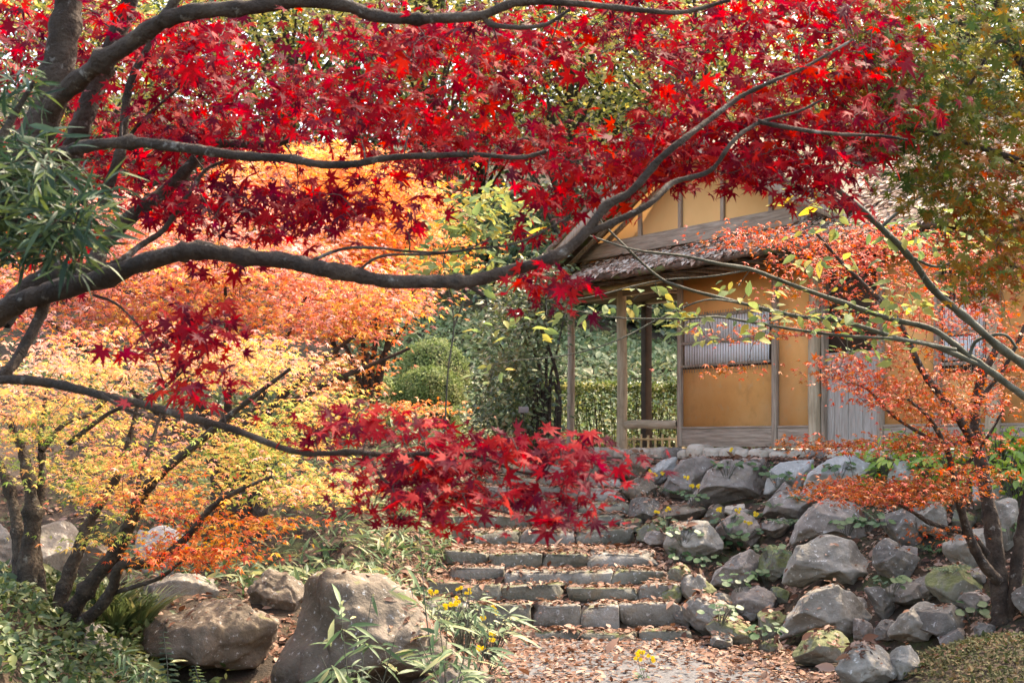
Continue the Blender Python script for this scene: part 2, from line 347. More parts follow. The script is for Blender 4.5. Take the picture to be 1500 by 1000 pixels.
# gravel path
Yp = np.arange(1, 13.12, .1); t = np.linspace(0.02, .98, 30)
gx = XL(Yp)[:, None]*(1-t)+XR(Yp)[:, None]*t - .0; gy = np.repeat(Yp[:, None], 30, 1)
gx = np.where(t[None] > .9, gx-.15, gx)
V = np.stack([gx.ravel(), gy.ravel(), np.full(gx.size, .006)], -1)
i = np.arange(len(Yp)-1)[:, None]*30+np.arange(29)[None]
tag(mesh('path', V, np.stack([i, i+1, i+31, i+30], -1).reshape(-1, 4), M['gravel']), kind='structure')

# ---------------------------------------------------------------- rocks
def ico(sub):
    import bmesh
    bm = bmesh.new(); bmesh.ops.create_icosphere(bm, subdivisions=sub, radius=1)
    V = np.array([v.co[:] for v in bm.verts]); Fc = np.array([[v.index for v in f.verts] for f in bm.faces]); bm.free(); return V, Fc
ICO = {4: ico(4), 5: ico(5), 3: ico(3)}
def fbm(P, sd, oct_=4, s0=1.0):
    r = np.random.default_rng(sd); o = np.zeros(len(P)); a = 1.
    for k in range(oct_):
        for q in range(3):
            d = r.normal(size=3)*s0*(2**k); o += a*np.sin(P@d + r.uniform(0, 6.28))/3
        a *= .5
    return o
def rock(name, px, Y, mat, seed, poly=None, thick=.7, cuts=14, parent=None, label=None, group=None, sink=0.0, sub=5, tilt=0, rough=1.0):
    """px: box (x0,y0,x1,y1) in photo pixels, or poly: outline points; a facetted block with real depth"""
    r = np.random.default_rng(seed); V, Fc = ICO[sub]; V = V.copy()
    if poly is not None:
        po = np.array(poly, float); x0, y0 = po.min(0); x1, y1 = po.max(0)
    else: x0, y0, x1, y1 = px
    cx, cy = (x0+x1)/2, (y0+y1)/2; hw, hh = (x1-x0)/2/F*Y, (y1-y0)/2/F*Y
    if poly is None:
        V = np.sign(V)*np.abs(V)**.75; V /= np.abs(V).max(0)
    for k in range(cuts):                                    # chisel flat faces
        n = r.normal(size=3); n[1] = -abs(n[1]) if k % 3 else n[1]; n /= np.linalg.norm(n); d = r.uniform(.55, .88)
        if poly is not None:
            n = np.array([n[0]*.8, -abs(n[1])-.35, n[2]*.8]); n /= np.linalg.norm(n); d = r.uniform(.45, .75)
        e = V@n-d; V = np.where((e > 0)[:, None], V-e[:, None]*n*.99, V)
    if poly is None: V = V/np.abs(V).max(0)
    else:
        c = np.array([cx, cy]); a = np.arctan2(-(po[:, 1]-cy), po[:, 0]-cx)
        # outline radius by ray casting against the polygon
        th = np.arctan2(V[:, 2]*hh, V[:, 0]*hw); rad = np.zeros(len(V)); Q = np.vstack([po, po[:1]])
        for i_ in range(len(po)):
            ax, ay = Q[i_][0]-cx, -(Q[i_][1]-cy); bx, by = Q[i_+1][0]-cx, -(Q[i_+1][1]-cy)
            dx, dy = np.cos(th), np.sin(th); ex, ey = bx-ax, by-ay
            den = dx*ey-dy*ex; den = np.where(abs(den) < 1e-9, 1e-9, den)
            tt = (ax*ey-ay*ex)/den; uu = (ax*dy-ay*dx)/den
            ok = (tt > 0) & (uu >= -1e-6) & (uu <= 1+1e-6); rad = np.where(ok, np.maximum(rad, tt), rad)
        rxy = np.hypot(V[:, 0], V[:, 2]); f = np.minimum(1, rxy*1.12)*rad/F*Y
        V = np.stack([np.cos(th)*f/max(hw, 1e-6), V[:, 1], np.sin(th)*f/max(hh, 1e-6)], -1)
    S = np.array([hw, max(hw, hh)*thick, hh]); P = V*S
    nn = unit(V); P = P + nn*(fbm(P/S.max(), seed, 6, 2.6)*.06*S.min()*rough)[:, None] + nn*(np.abs(fbm(P/S.max(), seed+5, 5, 5))*-.075*S.min()*rough)[:, None] + nn*(np.clip(np.sin(fbm(P/S.max(), seed+9, 3, 1.2)*9)-.55, 0, 1)*-.07*S.min()*rough)[:, None]
    P[:, 2] -= sink*(P[:, 2] < 0)*(-P[:, 2]/hh)
    c = A(cx, cy, Y); c[1] += S[1]*.1
    if tilt: ct, st = math.cos(tilt), math.sin(tilt); P = np.stack([P[:, 0], P[:, 1]*ct-P[:, 2]*st, P[:, 1]*st+P[:, 2]*ct], -1)
    o = mesh(name, P+c, Fc, mat, parent, origin=c if parent is None else None)
    m = o.modifiers.new('e', 'WEIGHTED_NORMAL') if False else None
    if parent is None: tag(o, label, 'rock', group)
    return o
RG = 'stones of the sloping right bank'; LG = 'boulders on the left bank'
def bankrock(box, mat, seed, label, poly=None, yb=None, cuts=14, thick=.8, tilt=0, Y=None, group=RG, rough=1.):
    if poly: b = (min(p[0] for p in poly), min(p[1] for p in poly), max(p[0] for p in poly), max(p[1] for p in poly))
    else: b = box = (box[0]-4, box[1]-3, box[2]+4, box[3]+5)
    if poly and group == RG: mx_ = sum(p[0] for p in poly)/len(poly); my_ = sum(p[1] for p in poly)/len(poly); poly = [(mx_+(p[0]-mx_)*1.06, my_+(p[1]-my_)*1.08+1) for p in poly]
    if Y is None: Y = hit((b[0]+b[2])/2, (b[1]+b[3])/2+ (b[3]-b[1])*.42)[1]
    return rock('boulder', box, Y, M[mat], seed, poly, thick, cuts, label=label, group=group, tilt=tilt, rough=rough)
RR = [
 (None,'rock_grey',11,'big pale grey peaked boulder with a smooth sunny right face, halfway up the bank',[(1151,854),(1162,830),(1176,803),(1198,795),(1212,786),(1232,788),(1256,796),(1277,815),(1299,842),(1286,858),(1263,873),(1241,858),(1212,846),(1196,850),(1180,862)]),
 (None,'rock_grey',12,'large peaked boulder with a dark underside, just below the other peaked boulder',[(1147,938),(1160,905),(1190,868),(1215,862),(1225,857),(1245,868),(1265,885),(1290,915),(1297,940),(1275,952),(1240,950),(1215,932),(1185,924),(1165,932)]),
 (None,'rock_purple',13,'broad mottled boulder with a rounded top, right above the pale peaked boulder',[(1164,796),(1172,768),(1190,745),(1215,732),(1260,736),(1284,760),(1286,792),(1262,800),(1235,790),(1205,786)]),
 (None,'rock_purple',14,'large flat purplish slab leaning under the house footing, biggest of the top row',[(1006,744),(1025,715),(1040,690),(1062,674),(1122,672),(1130,700),(1120,736),(1070,742)]),
 (None,'rock_purple',15,'brown slab left of the largest purplish slab in the top row',[(970,730),(980,700),(1000,675),(1030,668),(1052,676),(1040,700),(1022,722),(1000,738)]),
 (None,'rock_light',16,'pale blue grey slab near the top of the bank, right of the large purplish slab',[(1122,722),(1130,690),(1145,676),(1190,674),(1196,700),(1185,720),(1150,716)]),
 (None,'rock_light',17,'wide pale triangular slab behind the orange maple twigs at the top of the bank',[(1180,728),(1190,696),(1215,674),(1245,666),(1275,680),(1300,705),(1298,735),(1240,735)]),
 (None,'rock_light',18,'small angular light grey stone beside the brown slab at the stair top',[(942,704),(955,685),(972,672),(992,670),(990,686),(970,706),(955,712)]),
 ((903,664,958,704),'rock_brown',19,'brown block at the top right corner of the stairs',None),
 ((912,698,958,738),'rock_brown',20,'rounded brown stone beside the upper stairs, under the brown corner block',None),
 ((918,730,970,768),'rock_dark',21,'dark hollowed stone beside the middle of the upper stairs',None),
 ((976,764,1056,822),'rock_grey',22,'wide rounded grey boulder left of centre in the bank, beside the landing',None),
 ((1053,752,1122,806),'rock_purple',23,'flat faced stone under round leaves, right of the wide rounded grey boulder',None),
 (None,'rock_purple',24,'slanted stone with a ridge, below the flat faced stone in the middle of the bank',[(1040,860),(1052,835),(1075,815),(1100,805),(1122,818),(1118,845),(1095,862),(1065,866)]),
 ((1001,844,1038,882),'rock_grey',25,'small upright grey stone at the right end of the lower steps',None),
 ((1003,868,1082,928),'rock_grey',26,'rounded grey green boulder at the foot of the bank beside the lowest steps',None),
 ((1073,860,1138,906),'rock_purple',27,'low rounded stone right of the grey green boulder near the foot of the bank',None),
 ((1106,888,1152,940),'rock_moss',28,'mossy stone just left of the lower peaked boulder',None),
 ((1036,904,1104,944),'rock_moss',29,'bright mossy flat stone lying on the path edge',None),
 ((1284,790,1348,850),'rock_dark',30,'dark grey squarish boulder right of the pale peaked boulder',None),
 (None,'rock_dark',31,'small dark triangular stone wedged between the two peaked boulders and the trunk side',[(1268,862),(1290,858),(1312,872),(1310,890),(1300,912),(1285,895)]),
 ((1303,850,1368,888),'rock_dark',32,'low dark stone with a jagged right edge right of the small triangular stone',None),
 ((1306,884,1382,944),'rock_grey',33,'smooth grey slab with a yellow leaf on it, right of the lower peaked boulder',None),
 ((1166,926,1248,978),'rock_moss',34,'pale mossy boulder at the path edge under the lower peaked boulder',None),
 ((1220,945,1314,1012),'rock_grey',35,'blocky boulder at the bottom edge of the photo right of the path',None),
 ((1302,948,1348,992),'rock_grey',36,'small stone behind the blocky boulder at the bottom right',None),
 ((1306,678,1352,722),'rock_light',37,'pale flat stone in green leaves at the top of the bank',None),
 ((1452,732,1496,804),'rock_grey',38,'steep grey stone just right of the maple trunk',None),
 ((1390,772,1454,832),'rock_grey',39,'rounded grey stone behind the maple stems',None),
 ((1033,740,1066,772),'rock_brown',40,'small round brown stone under the largest purplish slab',None),
 ((1066,740,1092,758),'fstone',41,'very small pale pebble stone under the largest purplish slab',None),
 ((952,734,1036,768),'rock_brown',42,'low stone half hidden under the brown slab beside yellow flowers',None),
 ((1116,722,1204,764),'rock_purple',43,'flat stone among ferns below the pale blue grey slab',None),
 ((1486,838,1560,902),'rock_dark',44,'dark boulder at the right edge of the photo behind the trunk',None),
 ((1112,800,1160,852),'rock_moss',45,'mossy stone left of the pale peaked boulder',None),
 ((1362,830,1448,884),'rock_moss',46,'wide moss covered stone left of the maple trunk',None),
 ((1346,886,1424,934),'rock_dark',47,'brown stone half buried in leaves left of the trunk foot',None),
 ((1296,738,1360,800),'rock_dark',48,'dark stone behind the low orange maple spray',None),
 ((1345,735,1395,790),'rock_grey',49,'grey stone between the maple stems and the orange spray',None),
 ((936,760,984,800),'rock_moss',50,'mossy little stone at the right end of the landing',None),
 ((1050,710,1080,745),'rock_dark',51,'dark stone sunk under the lower edge of the top row slabs',None),
 ((1425,700,1475,745),'rock_light',52,'pale stone in bright leaves right of the maple stems',None),
]
for box, mat, sd, lab, poly in RR:
    if sd == 51: continue
    bankrock(box, mat, sd, lab, poly, thick=.75 if poly else .9, cuts=10 if poly else 18)
for px, py, w_, h_ in [(1140,770,34,24),(1160,745,30,20),(1000,760,34,18),(1125,880,22,20),(1145,870,20,16),(1030,865,26,20),(1060,880,24,16),(1255,885,30,18),(1320,860,26,18),(1330,820,24,30),(1365,860,40,26),(1265,925,30,30),(1300,925,26,26),(1200,960,30,18),(1150,720,26,20),(1210,745,22,14),(1085,755,26,16),(995,840,22,20),(985,870,22,18),(1100,900,22,14),(1350,925,30,24),(1385,905,34,24),(1430,880,36,26),(1420,845,40,26),(1330,770,30,24),(1375,740,34,26),(1415,760,30,22),(960,790,26,18),(925,770,24,16),(1000,905,20,22),(1060,940,26,12),(1130,945,26,14),(1395,935,30,22),(1440,925,26,20)]:
    bankrock((px-w_*.6, py-h_*.6, px+w_*.6, py+h_*.6), ['rock_grey','rock_dark','rock_purple','rock_moss'][(px+py) % 4], px*7+py, 'small stone filling a gap between the boulders of the right bank', None, thick=.9, cuts=16, group='small filler stones of the right bank')
LL = [
 (None,'rock_brown',71,'huge brown boulder with a rough right side, biggest of the left bank',[(378,1040),(384,985),(392,935),(410,885),(426,856),(455,834),(505,831),(552,844),(592,870),(618,905),(640,940),(680,980),(725,1005),(735,1040)],9.7),
 (None,'rock_brown',72,'wide smooth brown boulder with a dark underside, left of the huge boulder',[(180,958),(196,925),(235,902),(285,882),(335,876),(375,893),(406,914),(398,950),(372,985),(300,995),(220,982)],10.3),
 (None,'rock_grey',73,'sloping grey slab by the foot of the left maple',[(84,935),(112,912),(135,916),(160,940),(200,975),(232,1010),(140,1012),(90,970)],10.0),
 ((206,838,332,905),'rock_grey',74,'low lumpy grey rock behind the wide smooth boulder',None,11.6),
 ((356,836,446,906),'rock_brown',75,'small dark brown rock between the wide boulder and the huge boulder',None,11.4),
 ((44,752,106,895),'rock_grey',76,'upright grey standing rock behind the maple stems',None,11.8),
 ((184,766,272,850),'rock_light',77,'pale rock behind the orange spray of the left maple',None,12.6),
 ((98,790,200,890),'rock_brown',78,'brown rock behind the slanting maple stems',None,11.9),
 ((604,962,730,1030),'rock_brown',79,'low flat rock at the bottom edge between huge boulder and path',None,9.6),
 ((-60,770,30,860),'rock_grey',80,'grey rock at the left edge of the photo behind the trunks',None,12.3),
]
for box, mat, sd, lab, poly, Y in LL:
    bankrock(box, mat, sd, lab, poly, Y=Y, group=LG, thick=.8, cuts=16 if poly else 18, rough=2.3 if sd == 71 else 1.5)

# ---------------------------------------------------------------- stone stairs
SX = [(690,1015),(585,1000),(615,1003),(650,972),(652,970),(590,930),(636,922),(676,922),(700,916),(712,912),(735,906)]
SL = ['low kerb-like first step at the edge of the gravel path','second step up from the path, tall rough blocks','third step up from the path','fourth step up from the path, long flat stones','fifth step up, at the front of the leafy landing','sixth step, first one behind the leafy landing','seventh step, second one behind the landing','eighth step, third one behind the landing','ninth step up, partly under red leaves','tenth step up, mostly hidden by red leaves','topmost step just below the house level']
stone_boxes = []
def block(x0, x1, y0, y1, z0, z1, sd, n=9, rg=.018):
    """rough hewn block as a rounded grid box"""
    V, Fc = ICO[4]; V = np.sign(V)*np.abs(V)**.13; V = V/np.abs(V).max(0)
    S = np.array([(x1-x0)/2, (y1-y0)/2, (z1-z0)/2]); c = np.array([(x0+x1)/2, (y0+y1)/2, (z0+z1)/2])
    r = np.random.default_rng(sd); V = V.copy()
    sh = r.uniform(-.2, .2); V[:, 0] += V[:, 2]*sh*.5*(S[2]/S[0])
    for k in range(11):
        n = r.normal(size=3)*np.array([1, 1.3, .9]); n /= np.linalg.norm(n); d = r.uniform(1.0, 1.35); e = V@n-d
        V = np.where((e > 0)[:, None], V-e[:, None]*n, V)
    V[:, 0] += r.uniform(-.04, .04)*V[:, 2]; P = V*S
    P += unit(V)*(fbm(P*5+c*7, sd, 4, 1.6)*rg+np.abs(fbm(P*9, sd+3, 3, 2))*-.010)[:, None]
    an = r.uniform(-.05, .05); ca, sa = math.cos(an), math.sin(an); P = np.stack([P[:, 0]*ca-P[:, 1]*sa, P[:, 0]*sa+P[:, 1]*ca, P[:, 2]+P[:, 0]*r.uniform(-.04, .04)], -1)
    return P+c, Fc
for k, ((Yk, zk), (pa, pb)) in enumerate(zip(STEPS, SX)):
    xa, xb = (pa-750)/F*Yk, (pb-750)/F*Yk; r = np.random.default_rng(900+k)
    st = empty('stone_step', ((xa+xb)/2, Yk, STEPS[k-1][1] if k else 0), label=SL[k], cat='step', group='rough stone steps climbing to the house')
    x = xa; zb = (STEPS[k-1][1] if k else 0)-.06; dep = .42 if k not in (0,) else .3
    q = 0
    while x < xb-.05:
        wd = r.uniform(.3, .75) if k not in (3, 6) else r.uniform(.5, 1.05)
        if xb-(x+wd) < .22: wd = xb-x
        bow = .12*((x-(xa+xb)/2)/(xb-xa)*2)**2*(1 if k < 5 else .5)
        zt = zk+r.uniform(-.03, .012); yj = Yk+r.uniform(-.055, .04)+bow
        V, Fc = block(x-.004, x+wd+.004, yj, yj+dep, zb, zt, 1000+k*40+q)
        mesh('stone', V, Fc, M['step'] if r.random() < .75 else M['rock_grey'], st)
        x += wd; q += 1
# ---------------------------------------------------------------- the tea house (local x along the front to the right, y into the house, z up from its floor)
house = empty('tea_house', (P0[0], P0[1], ZF), math.atan2(Dv[1], Dv[0]), label='ochre plastered wooden tea house with leaf-covered bark roof above the stairs', cat='house')
def hb(name, mat, *boxes, bev=.006, parent=house):
    b = MB()
    for x in boxes: b.box(*x)
    o = b.build(name, M[mat], parent)
    if bev: bevel(o, bev)
    return o
def hcyl(name, mat, x, y, z0, z1, r, parent=house, r2=None):
    P = np.array([[x+.01*math.sin(7*t+x), y, z0+(z1-z0)*t] for t in np.linspace(0, 1, 14)])
    V, Fq = tube(P, np.linspace(r, r2 or r*.92, 14), 14, .012)
    return mesh(name, V, Fq, M[mat], house)
# footing of river stones and a mortar bed
fd = hb('footing', 'mortar', (-1.9, 8, -.52, 6, -.30, -.045), bev=.02)
x = -2.1; q = 0; r_ = np.random.default_rng(5)
while x < 7.6:
    wd = r_.uniform(.16, .36); V, Fc = ICO[4]; V = np.sign(V)*np.abs(V)**.62
    P = V*np.array([wd*.485, .14, .092+.010*r_.normal()]); P += unit(V)*(fbm(P*9+q, q+50, 3, 1.5)*.012)[:, None]
    o = mesh('footing_stone', P+np.array([x+wd/2, -.56+.02*r_.normal(), -.10+.012*r_.normal()]), Fc, M['fstone'] if r_.random() < .85 else M['rock_purple'], fd)
    x += wd; q += 1
# plaster panels, boards, posts
hb('plaster_wall', 'plaster', (.04, 1.80, .0, .10, .26, 2.45), bev=0)
hb('plaster_wall', 'plaster', (1.90, 2.47, .0, .10, .26, 2.45), bev=0)
hb('plaster_wall', 'plaster', (3.64, 4.40, .0, .10, .26, 2.45), bev=0)
hb('plaster_wall', 'plaster', (4.46, 5.12, .02, .12, .26, .80), bev=0); hb('plaster_wall', 'plaster', (4.46, 5.12, .02, .12, 2.0, 2.45), bev=0)
hb('plaster_wall', 'plaster', (5.26, 7.6, .0, .10, .26, 2.45), bev=0)
hb('plaster_wall', 'plaster', (.0, .10, .12, 3.9, .0, 2.45), bev=0)
hb('plaster_wall', 'plaster', (.0, 7.6, 3.9, 4.0, .0, 2.45), (7.6, 7.7, .1, 4.0, 0, 2.45), bev=0)
for a, b in ((.042, 1.798), (1.902, 2.465), (3.645, 4.395), (4.465, 5.115), (5.265, 7.6)):
    hb('base_board', 'woodh', (a, b, -.025, .09, .0, .235), (a, b, -.035, .08, .235, .262))
for x_ in (.0, 1.85, 3.60, 4.43):
    hb('post', 'wood', (x_-.042, x_+.042, -.045, .11, .0, 2.50), bev=.01)
hcyl('round_post', 'log', 2.555, -.03, -.04, 2.5, .078)
hcyl('round_post', 'log', 5.19, -.03, -.04, 2.5, .085)
hb('top_beam', 'woodh', (-2.75, 7.7, -.06, .10, 2.36, 2.52))
hb('side_beam', 'woodh', (-2.62, -2.50, -.05, 1.4, 2.25, 2.36), (-1.36, -1.24, -.05, 1.4, 2.25, 2.36), bev=.01)
# low door; the shade in the opening above it is a dark sheet
hb('door', 'board', *[(2.68+i*.115, 2.68+i*.115+.111, .05+.004*(i % 2), .075, .02, 1.05) for i in range(7)], (2.66, 3.52, .04, .085, 1.05, 1.11), bev=.004)
hb('door_pull', 'darkwood', (3.36, 3.40, .035, .05, .50, .62), bev=.004)
hb('opening_shade', 'darkwood', (2.64, 3.56, .08, .11, 1.10, 2.40), bev=0)
hb('door_frame', 'wood', (2.635, 2.675, -.01, .12, 0, 2.4), (3.525, 3.56, -.01, .12, 0, 2.4), bev=.006)
# lattice windows
def lattice(x0, x1, z0, z1, rails, papers, step=.052):
    wnd = hb('lattice_window', 'darkwood', (x0, x1, -.012, -.004, z0, z1), bev=0)
    hb('shoji', 'paper', *[(x0+.03, x1-.03, -.022, -.014, a, b) for a, b in papers], bev=0, parent=wnd)
    for z in rails: hb('rail', 'wood', (x0-.01, x1+.01, -.05, -.024, z-.018, z+.018), bev=.003, parent=wnd)
    hb('bars', 'wood', *[(x, x+.008, -.057, -.052, z0-.05, z1+.03) for x in np.arange(x0+.02, x1-.02, step)], bev=0, parent=wnd)
    return wnd
lattice(.06, 1.77, 1.02, 1.72, (1.06, 1.36, 1.70), ((1.08, 1.34), (1.38, 1.68)))
lattice(4.48, 5.10, .82, 1.98, (.90, 1.22, 1.56, 1.92), ((.94, 1.19), (1.25, 1.52)))
# porch: log posts, rail, back post
hcyl('log_post', 'log', -1.30, -.02, -.12, 2.34, .075)
hcyl('log_post', 'wood', -2.56, -.02, -.22, 2.34, .058)
hb('porch_back_post', 'darkwood', (-1.25, -1.10, 1.30, 1.45, -.1, 2.3))
hb('porch_back_post', 'darkwood', (-2.6, -2.48, 1.30, 1.42, -.1, 2.3))
P = np.array([[x, 0, .30+.006*math.sin(5*x)] for x in np.linspace(-1.22, -.05, 8)]); V, Fq = tube(P, .06, 14, .01)
mesh('log_rail', V, Fq, M['logh'], house)
hb('porch_lintel', 'woodh', (-2.7, 0, -.05, .05, 2.10, 2.20), (-2.7, 0, 1.30, 1.42, 2.15, 2.3), bev=.01)
hb('rafters', 'wood', *[(x, x+.05, -.84, 1.3, 2.205+0*x, 2.245) for x in np.arange(-1.4, 7.4, .38)], bev=0)
P = np.array([[-1.6, -.45, 2.16], [-.3, -.45, 2.17], [.2, -.45, 2.17]])
V, Fq = tube(P, .035, 10, .01); mesh('eave_pole', V, Fq, M['bamboo'], house)
# skirt roof with a rounded corner, main roof to the right
def strip(name, mat, outer, inner, thick, nu=60, nv=14, amp=.018, sag=.0, parent=house, s0=3):
    """thick sheet between two polylines"""
    def res(P, n):
        P = np.array(P, float); d = np.concatenate([[0], np.cumsum(np.linalg.norm(np.diff(P, axis=0), axis=1))]); t = np.linspace(0, d[-1], n)
        return np.stack([np.interp(t, d, P[:, k]) for k in range(3)], -1)
    o, i = res(outer, nu), res(inner, nu); v = np.linspace(0, 1, nv)[None, :, None]
    G = o[:, None]*(1-v)+i[:, None]*v; G[..., 2] -= sag*np.sin(np.pi*v[..., 0])
    G[..., 2] += (fbm(G.reshape(-1, 3)*s0, 3, 4, 1.5)*amp).reshape(G.shape[:2])
    B = G.copy(); B[..., 2] -= thick; B[:, 0] += (i-o)*.02
    V = np.vstack([G.reshape(-1, 3), B.reshape(-1, 3)]); N = nu*nv
    a = np.arange(nu-1)[:, None]*nv+np.arange(nv-1)[None]; T = np.stack([a, a+nv, a+nv+1, a+1], -1).reshape(-1, 4)
    Bq = (T+N)[:, ::-1]; e = np.arange(nu-1)*nv; ed = np.stack([e, e+N, e+nv+N, e+nv], -1)
    e2 = e+nv-1; ed2 = np.stack([e2, e2+nv, e2+nv+N, e2+N], -1); s = np.arange(nv-1); sd = np.stack([s, s+1, s+1+N, s+N], -1); s2 = s+(nu-1)*nv; sd2 = np.stack([s2, s2+N, s2+1+N, s2+1], -1)
    return mesh(name, V, np.vstack([T, Bq, ed, ed2, sd, sd2]), M[mat], parent), G
zE, zI = 2.27, 2.66
roof, G1 = strip('skirt_roof', 'bark_roof', [(2.7,-.92,zE),(1.0,-.92,zE),(-1.0,-.92,zE-.01),(-1.7,-.85,zE-.03),(-2.5,-.45,zE-.05),(-2.95,.1,zE-.05),(-3.0,1.6,zE)], [(2.7,.02,zI),(1.0,.02,zI),(-1.4,.02,zI),(-1.9,.05,zI),(-2.3,.12,zI),(-2.42,.3,zI),(-2.45,1.6,zI)], .075, 110, 12, .022)
strip('eave_boards', 'darkwood', [(7.7,-.84,zE-.085),(-1.5,-.84,zE-.085),(-2.4,-.45,zE-.12),(-2.8,.1,zE-.12),(-2.85,1.6,zE-.1)], [(7.7,.0,zE+.06),(-1.4,.0,zE+.06),(-1.9,.05,zE+.03),(-2.0,.3,zE),(-2.1,1.6,zE)], .02, 40, 4, 0)
mroof, G2 = strip('main_roof', 'bark_roof', [(2.62,-.92,zE),(7.9,-.92,zE)], [(2.62,2.0,zE+1.75),(7.9,2.0,zE+1.75)], .10, 60, 30, .03, -.03)
strip('main_roof', 'bark_roof', [(7.9,4.9,zE),(-.5,4.9,zE)], [(7.9,2.0,zE+1.75),(-.5,2.0,zE+1.75)], .10, 30, 12, .03)
strip('roof_ridge', 'bark_roof', [(2.5,1.85,zE+1.80),(7.95,1.85,zE+1.80)], [(2.5,2.15,zE+1.80),(7.95,2.15,zE+1.80)], .12, 30, 4, .03)
# gable wall above the skirt roof
g0, g1, gx, gz, ga = -2.6, 3.3, .4, 2.58, 3.98
b = MB(); b.add([(g0,.03,gz),(g1,.03,gz),(g1,.03,gz+.16),(gx,.03,ga),(g0,.03,gz+.16),(g0,.13,gz),(g1,.13,gz),(g1,.13,gz+.16),(gx,.13,ga),(g0,.13,gz+.16)],
   [(0,1,2,3,4),(9,8,7,6,5),(0,4,9,5),(1,6,7,2),(2,7,8,3),(3,8,9,4)])
b.build('gable_wall', M['plaster2'], house)
hb('gable_beam', 'woodh', (g0-.06, g1, -.06, .028, 2.68, 2.90), (g0-.02, g1, -.035, .027, 2.60, 2.62), bev=.01)
for x_ in (-2.52,): hb('gable_post', 'wood', (x_-.05, x_+.05, -.035, .028, 2.55, 2.68), (x_-.05, x_+.05, -.035, .028, 2.90, 3.0), bev=.005)
for x_ in (-.915, -.03, .836, 1.75):
    zt = ga-.45*abs(x_-.4)-.1; hb('gable_post', 'wood', (x_-.032, x_+.032, -.012, .028, 2.902, min(zt, 4.1)), bev=.005)
for sgn in (-1, 1):
    e = [(sgn*3.0, -.62, 2.50), (sgn*3.0, 3.2, 2.50)] ; a_ = [(.4, -.62, 4.16), (.4, 3.2, 4.16)]
    if sgn > 0: e = [(3.6, -.62, 2.72), (3.6, 3.2, 2.72)]
    strip('gable_roof', 'bark_roof', e, a_, .10, 30, 24, .02)
    q = MB(); x1_, z1_ = e[0][0], e[0][2]
    q.add([(x1_,-.60,z1_-.10),(.4,-.60,4.05),(.4,-.60,3.89),(x1_,-.60,z1_-.24),(x1_,-.55,z1_-.10),(.4,-.55,4.05),(.4,-.55,3.89),(x1_,-.55,z1_-.24)],
          [(0,1,2,3),(7,6,5,4),(0,4,5,1),(3,2,6,7),(0,3,7,4),(1,5,6,2)])
    q.build('barge_board', M['wood'], house)
    rf = MB()
    for k in range(9):
        f0 = .12+.1*k; xx = x1_*(1-f0*0); 
    for yy in np.arange(-.46, .0, .22): 
        rf.add([(x1_*.98,yy,z1_-.16),(.4+x1_*.05,yy,3.88),(.4+x1_*.05,yy+.05,3.88),(x1_*.98,yy+.05,z1_-.16),(x1_*.98,yy,z1_-.22),(.4+x1_*.05,yy,3.82),(.4+x1_*.05,yy+.05,3.82),(x1_*.98,yy+.05,z1_-.22)],
          [(0,1,2,3),(7,6,5,4),(0,4,5,1),(3,2,6,7),(0,3,7,4),(1,5,6,2)])
    rf.build('gable_rafters', M['wood'], house)
